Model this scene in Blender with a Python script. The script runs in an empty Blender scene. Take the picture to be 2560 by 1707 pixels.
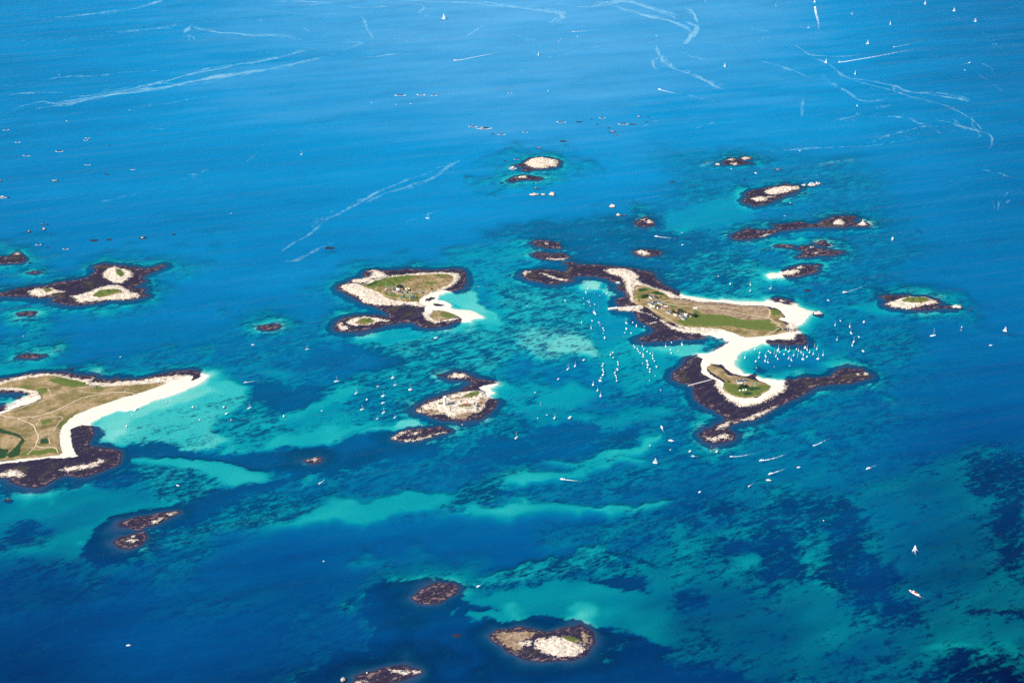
import bpy, math, random
import numpy as np

random.seed(7)
RNG = np.random.default_rng(7)
R = math.radians
scene = bpy.context.scene
COL = scene.collection

# ------------------------------------------------------------------ camera
H_CAM = 2200.0
F_PX = 3555.0
PITCH = 31.2                       # degrees below the horizon
cam_data = bpy.data.cameras.new('camera')
cam = bpy.data.objects.new('camera', cam_data)
COL.objects.link(cam)
cam.location = (0, 0, H_CAM)
cam.rotation_euler = (R(90 - PITCH), 0, 0)
cam_data.sensor_width = 36.0
cam_data.lens = 36.0 * F_PX / 2560.0
cam_data.clip_start = 1.0
cam_data.clip_end = 80000.0
scene.camera = cam

# ------------------------------------------------------------------ sky, sun, exposure
SUN_AZ = (-0.86, -0.51)            # horizontal direction towards the sun
SUN_EL = 47.0
world = bpy.data.worlds.new('World')
scene.world = world
world.use_nodes = True
wn = world.node_tree
bg = wn.nodes['Background']
sky = wn.nodes.new('ShaderNodeTexSky')
sky.sky_type = 'NISHITA'
sky.sun_disc = False
sky.sun_elevation = R(SUN_EL)
sky.sun_rotation = math.atan2(SUN_AZ[0], SUN_AZ[1])
sky.air_density = 1.0
sky.dust_density = 0.6
sky.ozone_density = 2.0
wn.links.new(sky.outputs[0], bg.inputs[0])
bg.inputs[1].default_value = 0.10

sun_data = bpy.data.lights.new('sun', 'SUN')
sun_data.energy = 4.6
sun_data.angle = R(0.53)
sun_data.color = (1.0, 0.95, 0.86)
sun = bpy.data.objects.new('sun', sun_data)
COL.objects.link(sun)
sun.location = (-3000, 1000, 4000)
_az = math.atan2(SUN_AZ[1], SUN_AZ[0])
from mathutils import Vector
_d = Vector((math.cos(_az) * math.cos(R(SUN_EL)), math.sin(_az) * math.cos(R(SUN_EL)), math.sin(R(SUN_EL))))
sun.rotation_euler = _d.to_track_quat('Z', 'Y').to_euler()

scene.view_settings.view_transform = 'Standard'
scene.view_settings.look = 'None'
scene.view_settings.exposure = 0.4
scene.view_settings.gamma = 1.0
scene.view_settings.use_curve_mapping = False
scene.render.engine = 'CYCLES'
scene.cycles.max_bounces = 5
scene.cycles.diffuse_bounces = 2
scene.cycles.glossy_bounces = 2
scene.cycles.transmission_bounces = 2
scene.cycles.volume_bounces = 0
scene.cycles.transparent_max_bounces = 16
scene.cycles.use_denoising = False
scene.cycles.use_adaptive_sampling = True
scene.cycles.adaptive_threshold = 0.03
scene.cycles.sample_clamp_indirect = 4.0

WATER_ABSORB = (0.42, 0.036, 0.033)   # per metre

# ------------------------------------------------------------------ image crops -> ground
# every sheet: (x offset, y offset, magnification) of the zoomed image crop the outlines were traced on
CROP = dict(A=(0, 600, 3.672), B=(0, 900, 3.672), C=(800, 640, 4.9), D=(1280, 560, 4.9), E=(1560, 640, 3.672),
             F=(1560, 800, 3.672), G=(940, 880, 4.9), H=(1760, 380, 4.9), I=(0, 0, 2.7314), J=(850, 0, 2.7314),
             K=(1700, 0, 2.7314), L=(0, 1133, 2.7314), M=(850, 1133, 2.7314), N=(1700, 1133, 2.7314),
             O=(1200, 380, 4.519), P=(1980, 660, 4.052), W=(0, 0, 0.91875), S=(0, 0, 1.0),
             Q=(1540, 690, 9.8), T=(1030, 960, 10.69), U=(1800, 930, 13.07), V=(920, 690, 13.07), X=(560, 840, 4.3556),
             Y=(1180, 860, 4.9), Z=(1860, 840, 10.69))
_cp, _sp = math.cos(R(PITCH)), math.sin(R(PITCH))


def px(crop, x, y):
    ox, oy, s = CROP[crop]
    return ox + x / s, oy + y / s


def gp(crop, x, y, z=0.0):
    """a point in image crop pixels -> ground point (X, Y) at height z"""
    u, v = px(crop, x, y)
    a = (u - 1280.0) / F_PX
    b = (v - 853.5) / F_PX
    dx, dy, dz = a, _cp - b * _sp, -_sp - b * _cp
    t = (z - H_CAM) / dz
    return dx * t, dy * t


def poly(crop, txt, z=0.0):
    """'x,y x,y ...' on a sheet -> list of ground points"""
    return [gp(crop, *map(float, p.split(',')), z) for p in txt.split()]


def mpp(v):
    """metres per image pixel across, at image row v"""
    b = (v - 853.5) / F_PX
    return H_CAM / (_sp + b * _cp) / F_PX


# ------------------------------------------------------------------ numpy noise
def _hash(ix, iy, seed):
    h = (ix.astype(np.int64) * 374761393 + iy.astype(np.int64) * 668265263 + seed * 1442695041) & 0xFFFFFFFF
    h = ((h ^ (h >> 13)) * 1274126177) & 0xFFFFFFFF
    h = (h ^ (h >> 16)) & 0xFFFFFFFF
    return h.astype(np.float64) / 4294967295.0


def vnoise(x, y, seed=0):
    x0, y0 = np.floor(x), np.floor(y)
    fx, fy = x - x0, y - y0
    fx = fx * fx * (3 - 2 * fx)
    fy = fy * fy * (3 - 2 * fy)
    x0 = x0.astype(np.int64)
    y0 = y0.astype(np.int64)
    a = _hash(x0, y0, seed)
    b = _hash(x0 + 1, y0, seed)
    c = _hash(x0, y0 + 1, seed)
    d = _hash(x0 + 1, y0 + 1, seed)
    return (a * (1 - fx) + b * fx) * (1 - fy) + (c * (1 - fx) + d * fx) * fy


def fbm(x, y, scale, seed=0, octs=4):
    s, amp, tot = 0.0, 1.0, 0.0
    f = 1.0 / scale
    for o in range(octs):
        s = s + amp * (vnoise(x * f + 17.3 * o, y * f - 9.1 * o, seed + o) - 0.5) * 2
        tot += amp
        amp *= 0.5
        f *= 2.03
    return s / tot


def sstep(a, b, x):
    t = np.clip((x - a) / (b - a), 0, 1)
    return t * t * (3 - 2 * t)


def sdf(pl, X, Y, margin=170.0):
    """signed distance in metres, positive inside; far points get -1000"""
    P = np.asarray(pl, float)
    out = np.full(X.shape, -1000.0)
    m = ((X > P[:, 0].min() - margin) & (X < P[:, 0].max() + margin) & (Y > P[:, 1].min() - margin) & (Y < P[:, 1].max() + margin))
    idx = np.nonzero(m)[0]
    if not len(idx):
        return out
    x, y = X[idx], Y[idx]
    d2 = np.full(len(idx), 1e12)
    ins = np.zeros(len(idx), bool)
    n = len(P)
    for i in range(n):
        ax, ay = P[i]
        bx, by = P[(i + 1) % n]
        ex, ey = bx - ax, by - ay
        L2 = ex * ex + ey * ey + 1e-9
        t = np.clip(((x - ax) * ex + (y - ay) * ey) / L2, 0, 1)
        qx, qy = x - ax - t * ex, y - ay - t * ey
        d2 = np.minimum(d2, qx * qx + qy * qy)
        c = ((ay > y) != (by > y))
        if c.any():
            xi = ax + (y - ay) * (ex / (ey if abs(ey) > 1e-9 else 1e-9))
            ins ^= c & (x < xi)
    out[idx] = np.sqrt(d2) * np.where(ins, 1, -1)
    return out


def sd_any(polys, X, Y):
    s = np.full(X.shape, -1000.0)
    for p in polys:
        s = np.maximum(s, sdf(p, X, Y))
    return s


def stroke(crop, txt, width, z=0.0):
    """a band of the given width (metres) along a line in image crop pixels -> polygon"""
    pts = np.array(poly(crop, txt, z))
    w = np.atleast_1d(np.asarray(width, float))
    if len(w) == 1:
        w = np.repeat(w, len(pts))
    t = np.gradient(pts, axis=0)
    t /= np.linalg.norm(t, axis=1)[:, None] + 1e-9
    nrm = np.stack([-t[:, 1], t[:, 0]], 1)
    a = pts + nrm * w[:, None] / 2
    b = pts - nrm * w[:, None] / 2
    return [tuple(p) for p in np.concatenate([a, b[::-1]])]


def blob(crop, x, y, rx, ry, n=14):
    """ellipse on a sheet"""
    return [gp(crop, x + rx * math.cos(2 * math.pi * k / n), y + ry * math.sin(2 * math.pi * k / n)) for k in range(n)]


# ------------------------------------------------------------------ sea bed paint: (polygon, feather m, depth m, weed 0..1)
BASE_D, BASE_W = 24.0, 0.45
PAINT = []


def paint(pl, feather, d=None, w=None):
    PAINT.append((pl, feather, d, w))


# broad zones
paint(poly('W', '-100,880 300,800 700,720 1100,640 1700,560 1950,620 2080,760 2100,960 2000,1040 2450,1060 2450,1700 1000,1700 880,1460 700,1420 560,1300 -100,1300'), 170, 9, 0.5)
paint(poly('W', '1500,330 2000,360 2120,560 2060,700 1640,650 1560,520'), 110, 8, 0.55)
paint(poly('W', '1100,520 1550,480 1640,560 1700,690 1400,640 1130,640'), 60, 5, 0.7)
paint(poly('W', '1000,560 1200,540 1230,640 1150,700 1050,640'), 40, 6, 0.45)
paint(poly('W', '1640,460 1740,440 1700,500 1560,530 1540,490'), 30, 6, 0.08)
paint(poly('W', '1560,590 1680,570 1760,620 1760,680 1640,690 1560,640'), 30, 3.6, 0.56)
paint(poly('H', '860,1030 1150,1050 1250,1080 1120,1110 950,1070'), 12, 2.5, 0.05)
paint(poly('H', '980,1330 1300,1310 1560,1340 1400,1360 1050,1365'), 10, 2.5, 0.05)
paint(poly('W', '2010,730 2080,720 2110,780 2060,860 1960,880 1880,820 1890,740'), 50, 8, 0.5)
paint(poly('P', '600,400 760,390 940,460 900,500 780,480 640,440'), 16, 4.5, 0.1)
paint(poly('P', '350,640 560,660 700,780 640,860 560,900 420,800'), 20, 6, 0.55)
paint(poly('E', '1600,620 1740,530 1790,570 1760,640 1700,700 1680,760 1620,690'), 12, 3.0, 0.05)
# bays and anchorages of the large inhabited island
paint(poly('E', '990,960 1040,905 1290,795 1450,805 1900,810 2050,880 2000,1030 1700,1110 1480,1150 1130,1090 1000,1010'), 20, 12, 0.3)
paint(poly('E', '990,960 1040,905 1290,795 1330,805 1150,900 1130,1000 1250,1060 1420,1100 1480,1150 1280,1130 1130,1090'), 14, 4.5, 0.05)
paint(poly('E', '1200,1050 1320,1050 1370,1110 1290,1130 1220,1100'), 8, 4, 0.95)
paint(poly('E', '-300,760 -60,640 60,560 260,640 270,700 140,780 400,790 720,760 720,880 600,930 480,1020 260,1120 100,1200 -300,1000'), 45, 4.6, 0.38)
paint(poly('E', '160,800 420,785 720,765 715,860 600,925 400,900 240,840'), 16, 1.6, 0.13)
paint(poly('D', '1560,1190 1720,1240 1735,1290 1700,1330 1560,1390 1500,1320 1540,1270'), 10, 1.8, 0.12)
paint(poly('D', '740,650 860,630 1000,645 1150,665 1130,760 950,800 800,785 780,730'), 8, 1.6, 0.2)
paint(poly('D', '850,690 1000,662 1140,690 1140,770 1000,805 840,785'), 8, 0.7, 0.08)
paint(poly('D', '1130,760 1260,740 1290,800 1360,860 1290,930 1270,980 1200,940 1180,850'), 8, 1.3, 0.2)
paint(poly('D', '-150,780 500,780 900,850 1000,1100 1020,1350 1100,1560 500,1650 -200,1600'), 60, 2.6, 0.52)
paint(poly('D', '950,850 1150,900 1250,1000 1170,1060 1300,1100 1500,1180 1500,1300 1330,1400 1150,1500 1050,1300 980,1100'), 25, 6.5, 0.3)
paint(poly('D', '-100,1300 250,1290 700,1330 1000,1420 1090,1520 1080,1600 800,1620 300,1560 -100,1450'), 18, 1.5, 0.48)
paint(poly('D', '600,1400 950,1400 1090,1500 1100,1570 900,1600 650,1560 500,1490'), 14, 1.1, 0.40)
# right hand shallows of the tented island
paint(poly('C', '1500,470 1700,400 1850,420 1950,540 2050,660 2180,740 2220,820 2100,850 1900,800 1700,860 1560,900 1600,840 1900,770 1960,700 1750,640 1600,600 1480,520'), 7, 1.3, 0.27)
paint(poly('C', '1850,690 2050,720 2150,760 2200,830 2080,840 1900,790'), 8, 1.8, 0.12)
paint(poly('C', '500,940 900,850 1200,880 1500,880 1900,820 2300,850 2352,1150 2200,1450 1500,1400 900,1450 500,1400 300,1150'), 45, 2.9, 0.53)
paint(poly('C', '300,930 500,980 800,880 1100,860 1300,960 1000,1030 700,1060 450,1040'), 12, 5, 0.12)
paint(poly('C', '0,1150 500,1150 900,1250 700,1400 200,1330 -200,1300'), 40, 9, 0.75)
# centre
paint(poly('X', '-50,420 60,430 200,520 240,580 330,700 330,820 200,700 0,620'), 14, 3, 0.25)
paint(poly('X', '400,380 700,360 740,400 500,420'), 12, 7, 0.2)
paint(poly('X', '0,620 700,600 1300,500 2000,300 2352,300 2352,500 2000,700 2150,880 1800,1000 1200,1250 600,1300 0,1300'), 40, 4.8, 0.52)
paint(poly('X', '330,560 1000,520 1060,660 700,760 400,700'), 25, 7.5, 0.85)
paint(poly('X', '680,800 900,760 1100,690 1250,560 1400,560 1300,700 1100,790 850,840 700,840'), 12, 3.4, 0.25)
paint(poly('X', '330,960 480,970 620,920 730,850 750,860 620,960 480,1000'), 12, 3.6, 0.25)
paint(poly('X', '750,850 1000,830 1300,780 1500,800 1300,880 1000,1000 760,1000'), 22, 5.5, 0.3)
paint(poly('X', '700,1080 1000,1010 1400,940 1650,880 1640,930 1300,1010 1350,1060 1000,1180 700,1200 400,1290 0,1250 0,1220 400,1230'), 8, 3.2, 0.18)
paint(poly('X', '1340,1060 1700,960 2050,870 2300,930 2000,980 1700,1040 1420,1090'), 5, 2.2, 0.03)
paint(poly('X', '1900,860 2120,870 2300,930 2150,950 1900,930'), 5, 1.3, 0.03)
paint(poly('X', '0,1400 350,1420 520,1540 300,1600 0,1600'), 16, 3.4, 0.08)
paint(poly('X', '860,1520 1000,1440 1150,1375 1100,1440 1000,1520 900,1560'), 6, 3.5, 0.2)
paint(poly('X', '-20,1290 800,1250 1400,1060 2000,1000 2352,1200 1700,1300 900,1500 300,1380 0,1390'), 14, 8, 0.85)
# east of the fort
paint(poly('Y', '60,560 300,470 520,460 620,500 400,560 380,640 300,800 150,880 250,740 280,680'), 6, 2.0, 0.2)
paint(poly('Y', '300,450 900,450 1000,560 900,800 500,900 250,1000 0,1000 200,850'), 20, 4.2, 0.48)
paint(poly('Y', '850,600 1100,460 1450,500 1570,560 1540,640 1300,720 1100,780 800,800'), 20, 4.2, 0.22)
paint(poly('Y', '0,1050 400,950 800,1000 700,1100 300,1200 100,1400 0,1450'), 22, 5.2, 0.52)
paint(poly('Y', '700,830 1300,800 1700,850 2300,700 2352,800 1900,980 1300,980 800,980'), 20, 5.5, 0.3)
paint(poly('Y', '1600,520 2200,560 2352,640 2000,760 1700,760'), 25, 6, 0.55)
paint(poly('Y', '200,1180 800,1000 1500,1000 2000,1020 1900,1200 1000,1350 300,1500 0,1500'), 30, 10, 0.7)
# sand bars crossing the middle
paint(poly('Y', '900,1420 1300,1380 1700,1310 2000,1230 2300,1110 2352,1130 2352,1200 2100,1290 1800,1370 1500,1420 1000,1450'), 6, 3.2, 0.05)
paint(poly('Y', '1430,1450 1700,1400 2000,1370 2200,1340 2180,1390 1950,1430 1600,1490 1300,1530 1150,1530'), 6, 3.2, 0.22)
paint(poly('B', '1100,950 1300,880 1500,860 1700,870 1900,910 2200,960 2400,1060 2300,1120 2100,1140 1950,1080 1700,1000 1400,940'), 8, 3.0, 0.03)
paint(poly('B', '1100,960 1400,945 1700,1000 2000,1080 1900,1200 1800,1290 1500,1320 1400,1180 1200,1060'), 16, 4.0, 0.56)
paint(poly('B', '820,570 1100,470 1400,380 1880,180 2080,165 2260,260 2240,420 2000,600 2100,760 1800,810 1500,800 1250,790 1000,760 850,720 960,650'), 14, 2.0, 0.36)
paint(poly('B', '820,570 1100,470 1500,345 1880,180 2080,165 2200,230 1850,320 1500,440 1200,530 1150,640 1050,700 960,650'), 7, 1.2, 0.06)
paint(poly('B', '1880,180 2080,160 2260,260 2150,330 1950,280'), 8, 2.0, 0.1)
paint(poly('B', '1150,780 1500,790 2000,860 2400,940 2400,990 2000,900 1500,850 1150,830'), 8, 7, 0.95)
paint(poly('B', '0,1150 350,1170 700,1070 1000,1000 1080,980 1150,1060 700,1220 0,1260'), 20, 12, 0.7)
paint(poly('L', '0,340 400,280 900,230 1100,300 900,350 740,450 720,520 560,690 430,640 0,690'), 16, 7, 0.14)
paint(poly('L', '0,520 200,440 400,520 300,620 0,640'), 16, 8, 0.62)
paint(poly('A', '-50,1130 300,1120 500,1160 350,1205 -50,1215'), 9, 4.5, 0.03)
paint(poly('L', '590,690 600,600 720,450 960,370 1300,330 1600,220 1880,160 1900,180 1700,260 1500,340 1250,430 1050,520 1080,620 900,720 700,780'), 10, 8, 1.0)
paint(poly('L', '1080,600 1100,540 1400,420 1750,320 1900,300 2352,250 2352,480 2000,520 1700,560 1300,620'), 20, 6, 0.55)
paint(poly('M', '-500,520 -300,420 0,310 300,300 560,240 800,250 940,320 700,370 300,430 0,490 -200,520'), 10, 3.6, 0.08)
paint(poly('M', '700,340 900,200 1100,170 1300,130 1200,250 950,330 800,370'), 8, 4.2, 0.6)
paint(poly('M', '1150,215 1300,150 1500,130 1700,90 1660,140 1450,190 1250,235'), 6, 3.2, 0.08)
paint(poly('M', '520,520 700,430 900,360 1150,330 1500,310 1800,310 2000,330 2250,300 2300,330 2100,400 1900,390 1500,400 1250,430 950,450 750,490'), 8, 3.4, 0.3)
paint(poly('M', '900,350 1300,330 1800,320 1900,360 1500,385 1250,400 1000,430'), 7, 3.2, 0.12)
paint(poly('M', '1500,40 1800,10 2100,0 2000,60 1700,90'), 8, 3.4, 0.35)
paint(poly('M', '0,520 1000,470 1900,420 2100,560 1900,660 1300,700 900,780 300,800 -400,1000 -1000,900 -800,560'), 40, 24, 0.35)
paint(poly('M', '1300,480 2300,400 2352,620 1900,680 1400,620'), 30, 8, 0.5)
paint(poly('M', '620,820 900,790 1000,790 900,830 700,840'), 8, 7, 0.15)
paint(poly('M', '820,880 1000,790 1400,700 1700,660 1980,680 1960,720 1700,750 1400,830 1150,870 950,900'), 7, 4.3, 0.5)
paint(poly('M', '870,920 1100,950 1400,880 1800,850 2250,800 2352,1000 2250,1100 2150,1230 1950,1240 1700,1160 1400,1150 1150,1150 900,1150 890,1100 1050,1070 1150,1085 1000,1010 880,980'), 14, 6.5, 0.12)
paint(poly('M', '900,1100 1050,1075 1200,1100 1400,1130 1150,1155 920,1150'), 7, 4.8, 0.12)
paint(poly('M', '1850,1080 2050,1050 2250,1080 2200,1180 2000,1220'), 30, 5.5, 0.15)
paint(poly('M', '1690,850 1900,830 2100,840 2080,890 1900,880 1750,880'), 12, 9, 0.85)
paint(poly('M', '180,980 300,850 700,830 850,890 870,990 1030,1050 900,1080 890,1150 1200,1150 1550,1140 1780,1180 1950,1210 2200,1290 2100,1400 2352,1480 2352,1900 -400,1900 -300,1500 0,1360 300,1370 220,1250 300,1200 180,1120 350,970'), 9, 11, 0.97)
paint(poly('M', '730,1030 830,1010 850,1040 740,1070'), 6, 5, 0.45)
paint(poly('M', '250,1290 600,1310 900,1330 960,1380 850,1410 740,1390 500,1330'), 8, 6, 0.8)
paint(poly('M', '1760,1430 1800,1340 1900,1260 1980,1270 1850,1330 1800,1420'), 6, 5, 0.5)
# lower right
paint(poly('N', '600,0 1100,200 2400,0 2400,1480 1500,1320 600,1420 0,1100 0,700 560,450'), 90, 10, 0.33)
paint(poly('N', '0,300 400,340 560,480 300,440 0,420'), 16, 7, 0.62)
paint(poly('N', '600,180 800,160 700,300 620,440 500,530 300,500 560,400'), 24, 5.6, 0.42)
paint(poly('N', '0,520 300,500 440,560 280,640 100,840 -60,900'), 34, 5.6, 0.42)
paint(poly('N', '240,560 560,420 620,240 980,240 1080,280 1260,380 1320,640 1500,820 1650,1120 1440,1180 1050,980 900,900 760,860 500,900 250,760'), 50, 6.5, 0.53)
paint(poly('N', '2000,0 2400,0 2400,800 2200,800 2120,420'), 60, 7.5, 0.5)
paint(poly('N', '560,480 700,340 900,310 1000,330 900,430 780,520 640,500'), 30, 8, 0.64)
paint(poly('N', '290,600 520,600 770,520 775,780 600,840 520,800 480,700 330,690'), 30, 9, 0.66)
paint(poly('N', '340,690 500,670 540,740 430,770'), 8, 6, 0.15)
paint(poly('N', '820,580 1000,540 1050,640 980,740 960,860 1060,900 980,950 900,860'), 10, 5.2, 0.45)
paint(poly('N', '1050,330 1130,300 1200,400 1190,480 1060,470'), 10, 7, 0.75)
paint(poly('N', '1050,520 1190,520 1220,640 1390,770 1450,930 1570,1090 1470,1080 1350,930 1120,910 980,830 1040,740'), 30, 9, 0.68)
paint(poly('N', '0,910 130,890 180,1000 60,1030 -80,1010'), 24, 9, 0.74)
paint(poly('N', '830,1060 960,1010 1060,1030 960,1110 860,1100'), 34, 7.5, 0.15)
paint(poly('N', '2050,60 2349,0 2349,300 2100,280'), 30, 7.5, 0.66)
paint(poly('N', '2180,420 2349,330 2349,500 2230,540'), 14, 7.5, 0.8)
paint(poly('N', '2250,640 2349,600 2349,760 2290,760'), 12, 7, 0.8)
paint(poly('N', '1990,1090 2150,1100 2349,1080 2349,1150 2150,1130'), 8, 7, 0.75)
paint(poly('N', '1640,1340 1800,1270 2000,1300 2349,1310 2349,1400 2100,1370 1900,1360'), 10, 6, 0.32)
paint(poly('N', '1900,1400 2349,1420 2349,1700 1600,1700'), 40, 10, 0.72)
paint(poly('N', '-50,1430 500,1520 700,1600 0,1650'), 25, 14, 0.8)
paint(poly('N', '1820,920 1930,900 1960,980 1880,1020'), 14, 10, 0.5)

# ------------------------------------------------------------------ islands
# each: name, label, sheet-wise polygons by layer
ISLANDS = []


def island(label, res, height=1.0, **layers):
    pr = np.concatenate([np.array(p) for p in layers['reef']])
    ext = float((pr.max(0) - pr.min(0)).max())
    ISLANDS.append(dict(label=label, halo=min(44.0, 10.0 + 0.12 * ext), res=res, height=height, layers={k: v for k, v in layers.items()}))


# 0  large sandy island cut by the frame
island('large brown heath island with winding pale footpaths and a long white beach', 3.2, 1.0,
       reef=[poly('B', '-420,190 0,178 120,160 240,135 430,118 540,112 640,122 700,148 850,158 900,175 1000,185 1060,165 1110,185 1150,175 1230,185 1380,155 1500,130 1620,115 1740,105 1830,115 1880,135 1915,142 1880,165 1800,218 1700,262 1600,302 1500,338 1400,372 1330,402 1230,442 1150,457 1080,457 1010,482 950,512 880,547 800,582 840,600 860,680 800,780 870,810 1000,820 1090,850 1100,900 1080,960 1000,990 900,1030 780,1065 680,1070 600,1060 500,1090 400,1150 330,1165 230,1155 100,1115 100,1085 0,1080 -420,1090 -420,445 0,432 90,417 170,382 182,347 240,352 282,330 200,302 60,290 -420,280')],
       pale=[poly('B', '-420,215 0,205 130,165 260,142 450,126 560,130 640,160 740,180 850,170 830,205 940,215 1100,195 1300,185 1450,165 1600,150 1750,140 1760,170 1600,205 1480,215 1300,235 900,250 760,215 640,190 500,160 300,170 120,195 0,250 -420,260'),
             poly('B', '-420,245 0,245 100,245 240,262 350,280 385,330 300,400 200,360 290,310 200,290 60,275 -420,265'),
             poly('B', '0,1040 180,1010 240,1050 120,1075 0,1075'), poly('B', '560,1000 800,960 930,900 950,930 840,990 640,1030')],
       sand=[poly('B', '-420,965 0,930 200,908 400,893 540,877 570,850 550,790 540,700 545,640 580,580 640,540 700,500 800,460 900,420 1000,390 1100,350 1250,310 1400,260 1530,205 1620,190 1700,155 1780,150 1760,190 1840,180 1862,150 1880,160 1800,215 1700,260 1600,300 1500,335 1400,370 1330,400 1230,440 1150,455 1080,455 1010,480 950,510 880,545 800,580 700,620 650,640 645,680 660,760 680,830 690,860 720,890 560,905 300,925 0,950 -420,985'),
             poly('B', '-420,540 0,485 130,430 230,375 340,330 385,345 300,395 130,450 0,505 -420,560')],
       heath=[poly('B', '-420,235 0,225 120,185 260,160 450,140 560,148 620,178 700,195 780,198 800,230 920,242 1100,230 1300,220 1450,210 1535,207 1400,260 1250,310 1100,346 1000,383 900,413 800,452 700,492 640,532 575,582 545,642 540,720 550,790 575,846 540,872 400,887 200,902 0,922 -420,940 -420,530 0,495 130,445 300,392 390,345 372,300 330,278 200,262 100,248 0,252 -420,255', 3)],
       green=[poly('B', '450,190 560,165 700,195 790,205 780,240 640,255 500,225'), poly('B', '150,250 280,230 300,262 180,262'), poly('B', '330,270 440,260 440,300 390,330'),
              poly('B', '190,860 540,820 560,860 300,890 190,890'), poly('B', '540,600 640,535 560,640 545,700'), poly('B', '370,560 460,540 480,580 380,600'), poly('B', '820,250 960,260 940,285 850,280')],
       bush=[poly('B', '-420,640 0,645 90,660 190,695 225,750 190,800 185,880 90,905 60,880 120,830 190,740 120,700 0,680 -420,680'), poly('B', '-420,820 0,815 80,835 60,905 -420,890'), poly('B', '375,725 440,715 445,765 380,770')])
# 1 three-topped reef
island('dark seaweed reef carrying three pale rocky tops with small green caps', 3.6, 1.0,
       reef=[poly('A', '-160,505 0,490 100,465 250,440 400,430 520,390 680,375 800,345 880,290 860,250 950,232 1050,235 1160,240 1280,265 1400,265 1480,235 1525,240 1450,270 1330,310 1290,350 1320,380 1220,420 1210,445 1320,455 1290,490 1340,510 1300,525 1200,550 1030,550 900,575 740,592 620,592 560,575 480,555 540,530 480,525 340,535 200,510 60,515 -160,530')],
       pale=[poly('A', '950,300 1000,265 1060,245 1110,270 1200,290 1225,320 1170,370 1120,402 1040,402 1000,375 950,340'),
             poly('A', '650,515 720,510 850,470 950,430 1080,420 1150,450 1200,475 1290,500 1260,530 1180,545 1050,550 950,555 850,565 740,570 690,545'),
             poly('A', '260,480 330,455 470,445 510,465 600,478 480,500 420,515 340,525 280,500')],
       heath=[poly('A', '845,508 900,480 980,455 1080,460 1130,485 1050,508 920,524 850,524', 3), poly('A', '1068,288 1110,288 1142,330 1110,342 1080,318', 3), poly('A', '402,460 450,448 482,464 430,482', 3)],
       green=[poly('A', '845,508 900,480 980,455 1080,460 1130,485 1050,508 920,524 850,524'), poly('A', '1060,280 1110,280 1150,330 1110,350 1070,318'), poly('A', '400,460 450,445 486,464 430,485')])
# 2 tented island with its two satellites
island('green island with teal tents and farm buildings, ringed by pale rock', 3.0, 1.1,
       reef=[poly('C', '215,380 270,348 340,328 400,288 560,278 545,210 590,178 760,178 900,183 1060,168 1260,173 1450,178 1600,168 1722,173 1775,215 1775,330 1722,392 1620,434 1500,444 1440,482 1420,540 1500,560 1595,600 1600,638 1480,642 1300,640 1000,660 780,650 700,637 660,608 560,583 490,535 375,492 305,442 235,412'),
             poly('C', '700,632 800,620 1000,600 1300,620 1350,700 1300,860 1240,862 1190,820 1110,800 1000,810 880,832 740,862 600,892 480,917 330,932 205,917 175,870 215,820 320,758 430,733 560,733 700,743 860,745 860,730 780,672'),
             poly('C', '1250,700 1300,640 1520,640 1700,658 1870,680 1940,720 1990,745 1780,782 1845,795 1760,802 1640,812 1520,852 1380,877 1240,862 1190,820')],
       pale=[poly('C', '270,360 320,345 420,342 540,358 600,300 800,262 900,236 1100,226 1280,205 1500,200 1630,210 1710,228 1700,305 1600,378 1480,436 1400,450 1515,455 1400,500 1300,520 1220,560 1290,590 1390,612 1280,625 1100,605 880,612 700,602 560,572 480,512 400,472 300,412 255,375'),
             poly('C', '580,183 760,186 840,248 640,282 500,335 390,325 400,295 620,262 650,212'),
             poly('C', '320,805 420,762 540,750 660,768 860,795 700,823 560,850 440,856 350,836'), poly('C', '210,835 270,820 260,860 340,870 330,915 230,905'),
             poly('C', '1250,700 1330,640 1420,650 1360,740 1480,800 1600,760 1720,760 1560,800 1400,828 1290,775')],
       sand=[poly('C', '1300,650 1400,628 1560,640 1700,658 1865,680 1935,720 2005,745 1780,782 1700,752 1690,742 1560,700 1450,660 1380,680 1350,720 1290,690'), poly('C', '1230,520 1420,450 1520,455 1400,495 1300,530 1290,560 1440,545 1570,610 1400,580 1390,612 1260,600 1215,560')],
       heath=[poly('C', '500,372 640,320 800,288 900,243 1100,238 1280,223 1450,218 1600,228 1642,280 1602,332 1500,382 1400,432 1300,472 1220,522 1212,557 1100,562 940,552 850,532 780,492 720,442 600,402', 4), poly('C', '1358,712 1400,665 1500,663 1620,700 1692,740 1600,752 1480,777 1380,777', 3), poly('C', '428,822 500,768 570,768 668,800 580,832 480,838', 3)],
       green=[poly('C', '515,372 700,308 880,252 1060,247 1168,278 1100,302 1040,322 900,382 700,412 600,402'), poly('C', '1376,255 1460,232 1570,255 1480,278'), poly('C', '1245,345 1360,328 1455,350 1350,374'), poly('C', '770,470 850,520 1200,560 1210,500 1020,535 870,480'), poly('C', '1460,720 1560,700 1690,740 1600,750 1500,760'), poly('C', '480,800 520,770 600,775 665,800 560,830')],
       bush=[poly('C', '560,370 760,320 700,360 600,390')])
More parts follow.
